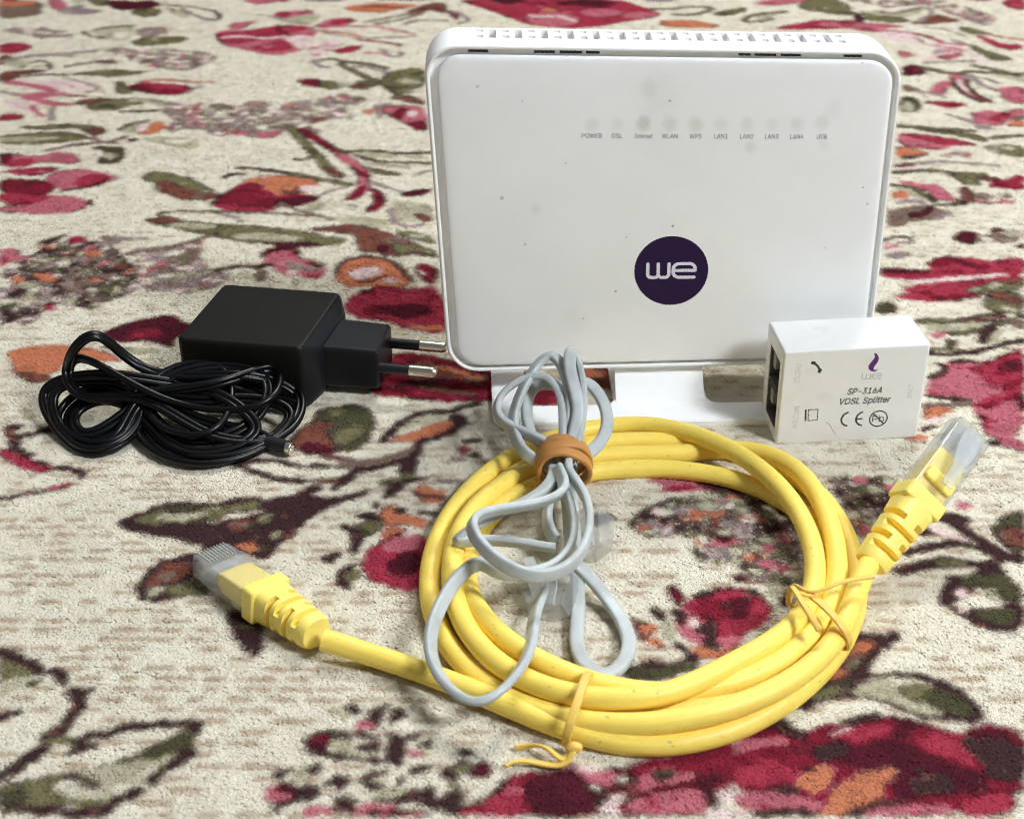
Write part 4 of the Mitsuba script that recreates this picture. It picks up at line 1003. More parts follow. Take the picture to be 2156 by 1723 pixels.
def build_carpet():
    """Every tuft is a small lean tip of yarn; its dye bleeds a little into its neighbours, and tufts of one dye make one part."""
    X, Y, S = tufts(); code = yarn_at(X, Y)
    shade = (n2(X, Y, .005, 21) * .7 + .3 * rng.random(X.shape)) < .45
    dyes = np.array([[srgb(*YARN[c][1]), srgb(*YARN[c][2])] for c in CODES])
    own = dyes[code, shade.astype(int)]
    near = cKDTree(np.column_stack([X, Y])).query(np.column_stack([X, Y]), k=15, workers=-1)[1]
    soft = .27 * own + .73 * own[near].mean(1)
    wash = n2(X, Y * .8 + X * .3, .0075, 71) * .6 + n2(X * .5, Y, .0026, 72) * .4      # the dye took unevenly in every coloured part
    soft *= np.where(np.isin(code, [0, 1]), 1.0 + .10 * (wash - .5), 1.0 + .85 * (wash - .5))[:, None]
    soft *= (1 + rng.normal(0, .030, len(X)))[:, None]
    lin = np.sqrt(np.clip(soft, 0, 1)); tone = lambda q: np.column_stack([q.mean(1) * 1.3, 2.2 * (q[:, 0] - q[:, 1]), 1.6 * (q[:, 1] - q[:, 2])]); lab = tone(lin)
    pick = rng.choice(len(lab), 30000, replace=False)
    book = kmeans2(lab[pick], 84, minit='++', seed=3, iter=12)[0]
    which = vq(lab, book)[0]
    ztop = surface(X, Y) + rng.normal(0, .00008, X.shape) + .0006 * (n2(X, Y, .0028, 41) - .5) + .0003 * (n2(X, Y, .0013, 42) - .5)
    ang = rng.uniform(0, 2 * np.pi, X.shape); r = S * rng.uniform(.95, 1.25, X.shape)
    nd = 2.4 * (n2(X, Y, .018, 31) - .5) - 1.9; nx, ny = np.cos(nd) * S * .5, np.sin(nd) * S * .5
    base = tone(np.sqrt(dyes.mean(1)))
    for k in range(len(book)):
        m = which == k; n = int(m.sum())
        if n < 3: continue
        name = YARN[CODES[int(((base - book[k]) ** 2).sum(1).argmin())]][0]
        col = np.clip(soft[m].mean(0) * YGAIN, 0, .92)
        scene[f'dye_{k}'] = {'type': 'diffuse', 'reflectance': rgb(col)}
        x, y, z, a, rr = X[m], Y[m], ztop[m], ang[m], r[m]
        V = np.zeros((n, 5, 3)); deep = .62 * S[m]
        for q in range(4):
            t = a + q * np.pi / 2
            V[:, q, 0] = x + rr * np.cos(t); V[:, q, 1] = y + rr * np.sin(t); V[:, q, 2] = z - deep
        V[:, 4, 0] = x + nx[m] + rr * .25 * rng.normal(0, 1, n); V[:, 4, 1] = y + ny[m] + rr * .25 * rng.normal(0, 1, n); V[:, 4, 2] = z
        F = (np.array([[q, (q + 1) % 4, 4] for q in range(4)])[None] + np.arange(n)[:, None, None] * 5).reshape(-1, 3)
        key = f'carpet__{name}'; i = 0
        while key in scene: i += 1; key = f'carpet__{name}_{i:03d}'
        scene[key] = mikit.ply((V.reshape(-1, 3), F), f'dye_{k}', smooth=True)
        labels[key] = {'kind': 'stuff'}


scene['carpet_backing'] = {'type': 'diffuse', 'reflectance': rgb(srgb(150, 140, 122))}
gx, gy = np.meshgrid(np.linspace(-3, 3, 61), np.linspace(-1.5, 5, 66), indexing='ij')
gz = np.full(gx.shape, -.0022)
idx = np.arange(gx.size).reshape(gx.shape)
gf = np.concatenate([np.stack([idx[:-1, :-1], idx[1:, :-1], idx[1:, 1:]], -1).reshape(-1, 3), np.stack([idx[:-1, :-1], idx[1:, 1:], idx[:-1, 1:]], -1).reshape(-1, 3)])
scene['carpet'] = mikit.ply((np.stack([gx, gy, gz], -1).reshape(-1, 3), gf), 'carpet_backing')
labels['carpet'] = {'label': 'cream carpet with red flowers and olive leaves under everything', 'kind': 'structure'}
build_carpet()

# ------------------------------------------------------------------ the router
TL, TR, BR, BL = (np.array(v) for v in ([-.0279, .4287, .131], [.1238, .434, .127], [.1281, .4342, .0133], [-.0226, .4289, .0121]))
NR = np.cross(TR - TL, BL - TL); NR /= np.linalg.norm(NR); NR *= -np.sign(NR[1])
RW, RH = 150.0, 116.0


def rmap(v):
    """Router millimetres (across, up from the lower edge, towards the viewer) -> world."""
    v = np.asarray(v, float); a, b = v[:, :1] / RW + .5, v[:, 1:2] / RH
    return (TL * (1 - a) + TR * a) * b + (BL * (1 - a) + BR * a) * (1 - b) + NR * v[:, 2:] / 1000


# inverse, for stains that stay on the shell
G = np.array([[u, v, w] for u in (-75, 75) for v in (0, 116) for w in (-10, 0)], float)
INV = np.linalg.lstsq(np.column_stack([rmap(G), np.ones(8)]), G[:, :2], rcond=None)[0]
SMUDGE = [(-23.2, 91, 2.6, .10), (-15, 91, 2.5, .08), (-6.6, 91.6, 2.6, .26), (1.8, 91.2, 2.7, .15), (10, 91, 2.8, .16), (18.2, 91.2, 2.5, .08), (26.5, 91.1, 2.6, .11), (34.6, 91, 2.4, .08), (42.7, 91.2, 2.6, .12), (50.7, 91.4, 2.7, .13),
          (-2, 101, 8, .05), (-5, 103, 3, .07), (54, 96, 3.5, .06), (28, 83.5, 2.2, .13), (52, 84, 2, .07), (10, 90, 26, .03), (-42, 62, 2, .10), (-30, 20, 5, .05)]
SPECK = [(3.4, 55.5, .45, .75), (-12, 51.5, .4, .5), (-46, 49, .45, .5), (-31.7, 78, .4, .55), (-45, 99, .45, .4), (-59, 104, .7, .3), (-53, 66, .8, .35), (-15.7, 31, .5, .5), (66, 69, .4, .4), (68, 63, .5, .35), (-27, 20.5, .45, .5),
         (62, 111, .35, .6), (1.6, 99, .4, .5), (55, 47, .4, .3)]


def shell_color(p, n, uv):
    u = p.x * INV[0, 0] + p.y * INV[1, 0] + p.z * INV[2, 0] + INV[3, 0]
    v = p.x * INV[0, 1] + p.y * INV[1, 1] + p.z * INV[2, 1] + INV[3, 1]
    import drjit as dr
    c = mi.Float(1.0)
    d = mi.Float(0.0)
    nz = mikit.noise(p.x * 900, p.y * 900, p.z * 900)
    for a, b, r, s in SMUDGE:
        q = dr.sqrt(dr.square(u - a) + dr.square((v - b) * .85)) / r
        d = d + 1.5 * s * (1 - mikit.smoothstep(.3, 1.25, q + .35 * (nz - .5)))
    e = mi.Float(0.0)
    for a, b, r, s in SPECK:
        q = dr.sqrt(dr.square(u - a) + dr.square(v - b)) / r
        e = dr.maximum(e, s * (1 - mikit.smoothstep(.5, 1.1, q + .7 * (nz - .5))))
    g = .10 * (mikit.fbm(p.x * 45, p.y * 45, p.z * 45, 4) - .55)
    col = mikit.mix(mi.Color3f(*SHELL), mi.Color3f(.36, .34, .27), dr.clip(d, 0, 1))
    return mikit.mix(col, mi.Color3f(.08, .08, .07), e) * (1 + g)


SHELL = (.83, .835, .83)
plastic('panel_plastic', None, rough=.38, spec=.4, tex=mikit.proc(shell_color))
plastic('white_plastic', (.82, .82, .81), rough=.35, spec=.45)
plastic('groove_plastic', (.60, .59, .56), rough=.5, spec=.3)
plastic('stand_plastic', (.85, .85, .84), rough=.22, spec=.5)
plastic('slit_black', (.045, .045, .055), rough=.6, spec=.2)
plastic('board_grey', (.20, .20, .19), rough=.6, spec=.3)
plastic('print_grey', (.22, .23, .25), rough=.6, spec=.3)
plastic('badge_purple', srgb(36, 18, 60), rough=.5, spec=.22)
plastic('badge_white', (.70, .69, .76), rough=.4, spec=.4)

R0 = 11.0


def ring(inset, w, r=None): return lift(rrect(RW - 2 * inset, RH - 2 * inset, max((r or R0) - inset, .6), 10, 0, RH / 2), w)


shell = loft([ring(6, -23.0), ring(3.0, -22.5), ring(1.2, -21), ring(.35, -18.8), ring(0, -15), ring(0, -1.6), ring(.08, -.7), ring(.3, -.2), ring(.7, 0), ring(1.1, -.1), ring(1.4, -.5), ring(1.5, -2.4)])
vents = []
for i in range(29):
    u = (i - 14) * 4.09
    spans = ((-10.6, -7.6), (-16.6, -13.6)) if i % 2 == 0 else ((-16.6, -7.6),)
    for w0, w1 in spans: vents.append(box(u - 1.15, u + 1.15, 103, 118, w0, w1))
slits = [(-61.1, -54.8), (-40.6, -34.1), (-32.6, -25.6), (-24.5, -20.1), (23.2, 27.2), (28.3, 35.2), (36.6, 43.0), (56.4, 62.3)]
holes = [box(a, b, 113.0, 113.9, -3.6, -2.0) for a, b in slits]
put('modem_router__shell', cut(shell, vents + holes), 'white_plastic', rmap, smooth=35)
labels['modem_router'] = {'label': 'white modem router standing upright on its foot, round purple badge on the front', 'category': 'router'}
put('modem_router__circuit_board', box(-60, 60, 104.2, 104.7, -17.5, -7), 'board_grey', rmap, smooth=False)
for a, b in slits: put('modem_router__vent_slit', box(a + .1, b - .1, 113.05, 113.85, -3.5, -2.7), 'slit_black', rmap, smooth=False)
for a, b in ((-66, -20), (-12, 22), (30, 66)):  # dark gaps below the panel
    put('modem_router__vent_slit', box(a, b, 1.6, 2.4, -2.38, -1.9), 'groove_plastic', rmap, smooth=False)


def pring(i, w):
    return lift(rrect(143.8 - 2 * i, 110.2 - 2 * i, max(8.2 - i, .5), 10, .4, 57.6), w)


panel = loft([pring(.25, -2.3), pring(.05, -1.5), pring(0, -.7), pring(.15, -.25), pring(.5, .08), pring(1.1, .28), pring(2.2, .42), pring(5, .55), pring(12, .6)])
put('modem_router__front_panel', panel, 'panel_plastic', rmap, smooth=50)


def line(pts, w, cap='round', join='round'):
    return LineString(pts).buffer(w / 2, 8, cap_style=cap, join_style=join)


def arc(cx, cy, rx, ry, a0, a1, n=16): return [(cx + rx * math.cos(math.radians(a0 + (a1 - a0) * i / n)), cy + ry * math.sin(math.radians(a0 + (a1 - a0) * i / n))) for i in range(n + 1)]


def we_letters(w=1.15):
    """The rounded two-letter word of the badge, 17.2 wide and 6.3 tall, lower left at the origin."""
    t, b, r = 6.3 - w / 2, w / 2, 1.3
    def cup(x0, x1): return [(x0, t)] + arc(x0 + r, b + r, r, r, 180, 270, 6) + arc(x1 - r, b + r, r, r, 270, 360, 6) + [(x1, t)]
    W = shapely.union_all([line(cup(.6, 4.2), w), line(cup(4.2, 7.8), w)])
    x0, x1, m = 9.3, 16.7, 3.15
    E = line([(x1 - .3, b)] + [(x0 + 2.2, b)] + arc(x0 + 2.0, b + 2.0, 2.0, 2.0, 270, 180, 8) + arc(x0 + 2.0, t - 2.0, 2.0, 2.0, 180, 90, 8) + arc(x1 - 1.8, t - 1.8, 1.8, 1.8, 90, 0, 8) + [(x1, m), (x0, m)], w)
    return shapely.union_all([W, E])


badge = loft([lift(circle(1, 64, 1) * [12.55 + .0, 13.05], .45), lift(circle(1, 64, 1) * [12.6, 13.1], .62), lift(circle(1, 64, 1) * [12.45, 12.95], .68)])
put('modem_router__badge', badge, 'badge_purple', lambda v: rmap(v + [3.25, 38.7, 0]), smooth=30, label='round dark purple badge with white letters on the front panel')
wl = extrude(affinity.translate(we_letters(), -8.6, -3.15), .05)
put('modem_router__badge__lettering', wl, 'badge_white', lambda v: rmap(v + [3.2, 38.9, .69]), smooth=False)
for txt, u0, wd in (('POWER', -23.2, 6.6), ('DSL', -15.1, 3.4), ('Internet', -6.6, 5.7), ('WLAN', 1.8, 5.2), ('WPS', 10.1, 4.0), ('LAN1', 18.3, 4.3), ('LAN2', 26.6, 4.3), ('LAN3', 34.7, 4.3), ('LAN4', 42.8, 4.3), ('USB', 50.9, 3.3)):
    m = meshkit.text_mesh(txt, 1.5, .04, bold=True); e = m.bounds
    m.vertices[:, 0] = (m.vertices[:, 0] - (e[0, 0] + e[1, 0]) / 2) * (wd / (e[1, 0] - e[0, 0]))
    put('modem_router__indicator_label', m, 'print_grey', lambda v: rmap(v + [u0, 86.5, .6]), smooth=False)

# the stand: a foot plate with two openings and a neck that runs up under the router
fx = np.array([(TR - TL)[0], (TR - TL)[1], 0]); fx /= np.linalg.norm(fx); fy = np.array([-fx[1], fx[0], 0])
FO = (BL + BR) / 2 * [1, 1, 0] + [0, 0, -.0006]
foot = frame_map(FO, fx, fy, np.array([0, 0, 1.0]))
outline = Polygon(rrect(120, 74, 7, 8, 0, 17)).difference(shapely.union_all([Polygon(rrect(31.5, 44, 4, 6, -32.2, 14)), Polygon(rrect(31.5, 44, 4, 6, 32.6, 14))]))
outline = affinity.translate(outline, 0, 0)
plate = cat(extrude(outline, 3.2), )
top = outline.buffer(-.5)
pl = trimesh.util.concatenate([plate])
put('modem_router__stand', pl, 'stand_plastic', foot, smooth=False)
cap_ = extrude(top, .35); cap_.apply_translation([0, 0, 3.19])
put('modem_router__stand__top_face', cap_, 'stand_plastic', foot, smooth=False)
neck = []
for q in np.linspace(0, 1, 14):
    y = -9.0 + 14 * q; z = 3.2 + 10.5 * q ** 1.7 + .1
    neck.append([(x_, y, z_) for x_, z_ in ((-15.8, z), (15.9, z), (15.9, max(z - 2.4, .6 + 9 * q)), (-15.8, max(z - 2.4, .6 + 9 * q)))])
put('modem_router__stand__neck', loft(neck), 'stand_plastic', foot, smooth=40)
under = box(-14, 14, 7, 20, 3.0, 14.5)
put('modem_router__stand__neck', under, 'stand_plastic', foot, smooth=False)

# ------------------------------------------------------------------ the splitter
from scipy.spatial.transform import Rotation
SW, SD, SH = 49.7, 22.1, 36.8
SROT = Rotation.from_rotvec([-.0319, -.0169, .0709]).as_matrix()
smap = frame_map(np.array([.09045, .4012, -.0004]), SROT[:, 0], SROT[:, 1], SROT[:, 2])   # x across, y back, z up


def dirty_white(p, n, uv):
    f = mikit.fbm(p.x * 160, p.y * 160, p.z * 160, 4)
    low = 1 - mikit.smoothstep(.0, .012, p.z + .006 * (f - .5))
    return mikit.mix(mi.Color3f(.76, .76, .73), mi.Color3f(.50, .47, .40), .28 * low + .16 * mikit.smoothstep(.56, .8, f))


plastic('splitter_plastic', None, rough=.42, spec=.4, tex=mikit.proc(dirty_white))
plastic('port_dark', (.10, .09, .08), rough=.6, spec=.25)
plastic('port_grey', (.30, .29, .26), rough=.5, spec=.3)
plastic('print_black', (.035, .036, .04), rough=.55, spec=.3)
plastic('splitter_raised', (.60, .60, .57), rough=.5, spec=.3)
plastic('print_faint', (.44, .44, .44), rough=.55, spec=.3)
plastic('print_purple', srgb(92, 44, 112), rough=.5, spec=.3)
sb = rbox(SW, SD, SH, 1.0, 1.1); sb.apply_translation([SW / 2, SD / 2, 0])
tools = [box(-2, 9, 2.6, 16.6, 4.6, 31.0)]
put('line_splitter__shell', cut(sb, tools), 'splitter_plastic', smap, smooth=35)
labels['line_splitter'] = {'label': 'small white splitter box with black print, standing before the right end of the router', 'category': 'splitter'}
for z0, z1 in ((4.65, 17.3), (18.3, 30.95)):
    put('line_splitter__port', cut(box(.25, 8.95, 2.65, 16.55, z0, z1), [box(-1, 8.4, 3.3, 15.9, z0 + .7, z1 - .7)]), 'port_dark', smap, smooth=False)
    put('line_splitter__port__guide', cat(box(1.2, 8.3, 12.6, 15.85, z0 + 4.6, z1 - 1.6), box(1.0, 8.3, 11.6, 12.6, z0 + 6.4, z1 - 3.0)), 'port_grey', smap, smooth=False)
    put('line_splitter__port__contact', cat(*[box(3.0, 8.0, 5.0 + 1.1 * k, 5.35 + 1.1 * k, z0 + 2.2, z1 - 3) for k in range(4)]), 'nickel', smap, smooth=False)


def sface(v):
    """Print on the splitter's front: (across, up, thickness) in mm."""
    return smap(np.column_stack([v[:, 0], -.02 - v[:, 2], v[:, 1]]))


def decal(key, shape, bsdf, t=.06, **lab):
    put(key, extrude(shape, t), bsdf, sface, smooth=False, **lab)



def word(key, txt, x, y, wd, h, bsdf, slant=0.0, down=False, bold=False, t=.06):
    """Lettering on the front: lower left corner (x, y), width wd; 'down' turns it to read downwards from (x, y)."""
    m = meshkit.text_mesh(txt, h, t, bold=bold); v = m.vertices; v[:, 0] -= v[:, 0].min(); v[:, 0] *= wd / v[:, 0].max()
    v[:, 0] += slant * v[:, 1]
    if down: v = np.column_stack([v[:, 1], -v[:, 0], v[:, 2]])
    m.vertices = v + [x, y, 0]
    put(key, m, bsdf, sface, smooth=False)


word('line_splitter__lettering', 'SP-316A', 23.0, 19.0, 12.0, 2.3, 'print_black', .22, bold=True)
word('line_splitter__lettering', 'VDSL Splitter', 20.4, 15.2, 17.8, 2.35, 'print_black', .22, bold=True)
word('line_splitter__raised_word', 'PHONE', 4.6, 31.9, 7.3, 1.8, 'splitter_raised', down=True, t=.16)
word('line_splitter__raised_word', 'MODEM', 5.4, 15.4, 8.6, 1.8, 'splitter_raised', down=True, t=.16)
word('line_splitter__raised_word', 'LINE', 44.1, 21.8, 5.5, 1.4, 'splitter_raised', down=True, t=.16)
we = affinity.translate(affinity.scale(we_letters(.95), 6.9 / 17.2, 2.35 / 6.3, origin=(0, 0)), 27.3, 24.5)
decal('line_splitter__emblem_word', we, 'print_faint')
flame = Polygon(chaikin(np.array([(30.5, 34.7), (31.5, 34.3), (32.3, 33.2), (32.5, 32.1), (32.1, 30.7), (31.4, 29.6), (31.05, 28.7), (31.3, 28.15), (31.9, 28.0), (32.7, 28.35), (32.1, 27.6), (31.2, 27.4), (30.2, 27.7), (29.4, 28.5), (29.2, 29.4), (29.5, 30.4), (30.2, 31.4), (30.9, 32.4), (31.1, 33.4)]), 2))
decal('line_splitter__emblem', flame, 'print_purple')
C1 = line(arc(24.7, 9.25, 2.55, 2.65, 95, 265), .62, 'flat'); E1 = shapely.union_all([line(arc(29.8, 9.15, 2.55, 2.65, 95, 265), .62, 'flat'), line([(27.3, 9.15), (29.5, 9.15)], .6, 'flat')])
decal('line_splitter__conformity_mark', C1.union(E1), 'print_black')
pb = shapely.union_all([Point(35.05, 8.85).buffer(3.25, 24).difference(Point(35.05, 8.85).buffer(2.8, 24)), line([(33.0, 11.0), (37.1, 6.7)], .5)])
decal('line_splitter__lead_free_mark', pb, 'print_black')
word('line_splitter__lead_free_mark', 'Pb', 32.9, 7.5, 4.2, 2.7, 'print_black', t=.05)
ph = shapely.union_all([line([(10.3, 31.9), (11.2, 31.4), (12.1, 30.5), (12.7, 29.3), (12.8, 28.7)], .75), affinity.rotate(Point(10.2, 31.95).buffer(.62), 0), Point(10.7, 32.0).buffer(.5), Point(12.75, 28.6).buffer(.62), Point(13.1, 29.1).buffer(.45)])
decal('line_splitter__phone_symbol', ph, 'print_black')
mo = shapely.union_all([line([(9.45, 13.95), (9.75, 9.5)], .6, 'flat'), Polygon([(10.2, 13.95), (13.75, 13.95), (13.95, 9.4), (10.5, 9.35)]).difference(Polygon([(10.2, 13.95), (13.75, 13.95), (13.95, 9.4), (10.5, 9.35)]).buffer(-.28))])
decal('line_splitter__modem_symbol', mo, 'print_black')
scuff = line([(17.0, 8.3), (18.2, 7.6), (19.2, 5.6), (20.8, 3.2)], .35)
decal('line_splitter__scuff', scuff, 'print_faint', .02)


# ------------------------------------------------------------------ the power adapter
plastic('black_matt', srgb(15, 14, 12), rough=.5, spec=.22)
plastic('black_block', srgb(22, 23, 27), rough=.42, spec=.28)
plastic('black_cable', srgb(5, 6, 8), rough=.33, spec=.3)
plastic('black_sleeve', srgb(24, 25, 28), rough=.4, spec=.4)
scene['nickel'] = {'type': 'roughconductor', 'material': 'Ag', 'alpha': .16, 'specular_reflectance': rgb((.80, .77, .70))}
AY = math.radians(-9.0)


def sheared(m):
    m.vertices[:, 0] += .07 * m.vertices[:, 1]
    return m


ax = np.array([math.cos(AY), math.sin(AY), 0]); ay = np.array([-ax[1], ax[0], 0])
amap = frame_map(np.array([-.0908, .4480, -.0004]), ax, ay, np.array([0, 0, 1.0]))
labels['power_adapter'] = {'label': 'black square power adapter lying on the carpet left of the router, two pins pointing right', 'category': 'power adapter'}
put('power_adapter__body', sheared(rbox(46, 43, 25.8, 1.6, 2.6, 6)), 'black_matt', amap, smooth=35)
# chamfered cap on the plug side
endcap = loft([np.column_stack([np.full(len(q), x), q]) for x, q in ((21.8, rrect(42.6, 25.2, 2.2, 5, 0, 12.9)), (22.8, rrect(41.6, 24.4, 2.2, 5, 0, 12.8)), (25.8, rrect(31, 19.6, 3, 5, 0, 12.2)), (26.4, rrect(26, 17.6, 3, 5, 0, 12.2)))])
put('power_adapter__end_cap', sheared(endcap), 'black_block', amap, smooth=35)
blk = loft([np.column_stack([np.full(len(q), x), q]) for x, q in ((22, rrect(22.5, 16.8, 1.6, 5, 0, 12.4)), (44.6, rrect(21.2, 16, 1.6, 5, 0, 12.4)), (45.4, rrect(20, 14.8, 1.4, 5, 0, 12.4)))])
put('power_adapter__plug_block', blk, 'black_block', amap, smooth=35)
for s in (-1, 1):
    c = circle(1.9, 16)
    pin = loft([np.column_stack([np.full(16, x), c[:, 0] * k + s * 8.9, c[:, 1] * k + 12.8]) for x, k in ((45, 1), (56.6, 1))])
    k_ = put('power_adapter__pin', pin, 'black_sleeve', amap, smooth=40)
    c = circle(2.0, 20)
    tip = loft([np.column_stack([np.full(20, x), c[:, 0] * k + s * 8.9, c[:, 1] * k + 12.8]) for x, k in ((56.4, 1), (64.4, 1), (65.4, .93), (66.1, .75), (66.4, .45))])
    put(k_ + '__tip', tip, 'nickel', amap, smooth=40)
p = spline(nums(BLACK), .0011, .0009)
tw = (n2(np.arange(len(p)) * .01, np.zeros(len(p)), 1.0, 5) - .5) * 3
two = np.array([(x, y) for x, y in LineString([(-.00078, 0), (.00078, 0)]).buffer(.00115, 5).exterior.coords[:-1]])
q = Point(-.00092, 0).buffer(.00118, 6).union(Point(.00092, 0).buffer(.00118, 6)).exterior.coords[:-1]
put('power_adapter__lead', sweep(p, np.array(q), twist=tw), 'black_cable', smooth=50, label='long thin black lead bundled in loops beside the adapter')
e0, e1 = nums(BLACK_END); dv = (e1 - e0) / np.linalg.norm(e1 - e0)
def along(a, b): return e0 + dv * a / 1000, e0 + dv * b / 1000
barrel = sweep(np.array([e0 + dv * t for t in np.linspace(0, .008, 6)]), circle(.0024, 18))
put('power_adapter__lead__connector', barrel, 'black_sleeve', smooth=40)
metal = []
for r0, t0 in ((.0021, .0078), (.0022, .0080), (.0022, .0096), (.0020, .0098), (.0013, .0098), (.0011, .0090)):
    metal.append((t0, r0))
b1 = np.cross(dv, [0, 0, 1]); b1 /= np.linalg.norm(b1); b2 = np.cross(b1, dv)
cc = circle(1, 22)
put('power_adapter__lead__tip', loft([e0 + dv * t + cc[:, :1] * r * b1 + cc[:, 1:] * r * b2 for t, r in metal]), 'nickel', smooth=40)

# ------------------------------------------------------------------ the yellow network lead


def yellow_fn(p, n, uv):
    f = mikit.fbm(p.x * 420, p.y * 420, p.z * 420, 3); g = mikit.noise(p.x * 1500, p.y * 1500, p.z * 1500)
    c = mikit.mix(mi.Color3f(*srgb(241, 214, 100)), mi.Color3f(*srgb(236, 207, 92)), f)
    return mikit.mix(c, mi.Color3f(*srgb(120, 104, 60)), .5 * mikit.smoothstep(.78, .92, g) * mikit.smoothstep(.48, .7, f))


plastic('yellow_pvc', None, rough=.46, spec=.4, tex=mikit.proc(yellow_fn))
plastic('yellow_boot', srgb(244, 222, 112), rough=.42, spec=.4)
plastic('yellow_tie', srgb(226, 188, 92), rough=.45, spec=.35)
scene['clear_plastic'] = {'type': 'blendbsdf', 'weight': .17, 'a': {'type': 'thindielectric', 'int_ior': 1.5}, 'b': {'type': 'twosided', 'bsdf': {'type': 'principled', 'base_color': rgb((.66, .68, .68)), 'roughness': .3, 'specular': .6}}}
scene['gold'] = {'type': 'roughconductor', 'material': 'Au', 'alpha': .4, 'specular_reflectance': rgb((.55, .62, .75))}
p = spline(nums(YELLOW), .0014, .0007)
p[:, 2] = np.maximum(p[:, 2], .0028)
put('network_cable__cord', sweep(p, circle(.0031, 20)), 'yellow_pvc', smooth=60)
labels['network_cable'] = {'label': 'thick yellow network cable coiled in a ring, clear plug at each end', 'category': 'network cable'}


def boot_and_plug(o, d, roll, root, latch_up, latch_lift=0.0, k_=1.1):
    """Plug with its bend relief, local x from the cord towards the contacts, mm."""
    d = np.asarray(d, float); d /= np.linalg.norm(d); s = np.cross([0, 0, 1], d); s /= np.linalg.norm(s); u = np.cross(d, s)
    c, sn = math.cos(roll), math.sin(roll); s, u = s * c + u * sn, u * c - s * sn
    f = frame_map(np.asarray(o, float), d * k_, s * 1.1, u * 1.1)
    L = []
    for x, a, b, e in ((0, 3.6, 3.6, 2.2), (.15, 4.3, 4.2, 2.3), (1.2, 4.7, 4.5, 2.4), (8, 5.1, 4.7, 2.8), (14, 5.4, 4.9, 3.2), (19, 5.8, 5.0, 4), (19.4, 5.8, 5.0, 4.4)):
        L.append(np.column_stack([np.full(28, float(x)), superell(a, b, e, 28)]))
    relief = loft(L)
    sl = []
    for k, x in enumerate((3.2, 6.4, 9.6, 12.8)):
        w = 1.75
        for sg in (-1, 1):
            if k % 2 == 0: sl.append(box(x, x + w, -9, 9, sg * 5.0 - 3.1, sg * 5.0 + 3.1))
            else: sl.append(box(x, x + w, sg * 5.2 - 3.3, sg * 5.2 + 3.3, -9, 9))
    kb = put(root + '__boot', cut(relief, sl), 'yellow_boot', f, smooth=35)
    head = rbox(12.8, 10.0, 4.6, .7, 1.2)   # z -> x
    head.vertices = np.column_stack([head.vertices[:, 2] + 18.6, head.vertices[:, 0], head.vertices[:, 1]]); head.invert() if head.volume < 0 else None
    put(kb + '__collar', head, 'yellow_boot', f, smooth=35)
    ins = loft([np.column_stack([np.full(len(q), x), q]) for x, q in ((22.8, rrect(10.4, 6.6, .8, 4)), (33.0, rrect(10.2, 6.0, .8, 4)), (36.0, rrect(8.6, 3.0, .8, 4)))])
    put(kb + '__insert', ins, 'yellow_boot', f, smooth=30)
    hump = rbox(9.6, 3.4, 1.6, .5, .8); hump.vertices = np.column_stack([hump.vertices[:, 1] + 27.5, hump.vertices[:, 0], (hump.vertices[:, 2] + 3.2) * latch_sign(latch_up)])
    if hump.volume < 0: hump.invert()
    put(kb + '__insert', hump, 'yellow_boot', f, smooth=35)
    body = loft([np.column_stack([np.full(len(q), x), q]) for x, q in ((22.9, rrect(11.7, 7.6, .5, 3)), (38.5, rrect(11.7, 7.6, .5, 3)), (39.0, rrect(11.7, 6.6, .5, 3)), (44.6, rrect(11.6, 6.5, .5, 3)), (45.4, rrect(11.0, 5.8, .5, 3)))])
    kp = put(root + '__plug', body, 'clear_plastic', f, smooth=25, label='clear plastic plug end')
    core = loft([np.column_stack([np.full(len(q), x), q]) for x, q in ((36.5, rrect(10.4, 3.6, .4, 3)), (44.0, rrect(10.4, 3.2, .4, 3)))])
    put(kp + '__core', core, 'clear_core', f, smooth=25)
    sg = -latch_sign(latch_up)
    for k in range(8):
        y = (k - 3.5) * 1.02
        put(kp + '__contact', box(39.2, 45.0, y - .10, y + .10, sg * 3.0 - .9, sg * 3.0 + .1), 'gold', f, smooth=False)
    for k in range(9):
        y = (k - 4) * 1.02
        put(kp + '__divider', box(39.4, 45.2, y - .2, y + .2, sg * 3.3 - .5, sg * 3.3 + .5), 'clear_core', f, smooth=False)
    ls = latch_sign(latch_up)
    lev = loft([[(x, y, ls * z + dz) for y, dz in ((-w, -.5), (w, -.5), (w, .5), (-w, .5))] for x, w, z in ((44.6, 2.2, 3.6), (41.5, 3.0, 4.4), (38, 3.1, 5.2 + latch_lift * .2), (31, 1.7, 6.4 + latch_lift), (25.5, 1.6, 7.4 + latch_lift))])
    put(kp + '__latch', lev, 'clear_core', f, smooth=30)


def latch_sign(up): return 1.0 if up else -1.0


scene['clear_core'] = {'type': 'blendbsdf', 'weight': .26, 'a': {'type': 'thindielectric', 'int_ior': 1.5}, 'b': {'type': 'twosided', 'bsdf': {'type': 'principled', 'base_color': rgb((.72, .76, .78)), 'roughness': .25, 'specular': .7}}}
boot_and_plug((-.0545, .2980, .0058), (-.0370, .0350, -.0006), .15, 'network_cable', False)
boot_and_plug((.1050, .3235, .0100), (.0375, .0375, .0262), .80, 'network_cable', True, 1.5, 1.2)

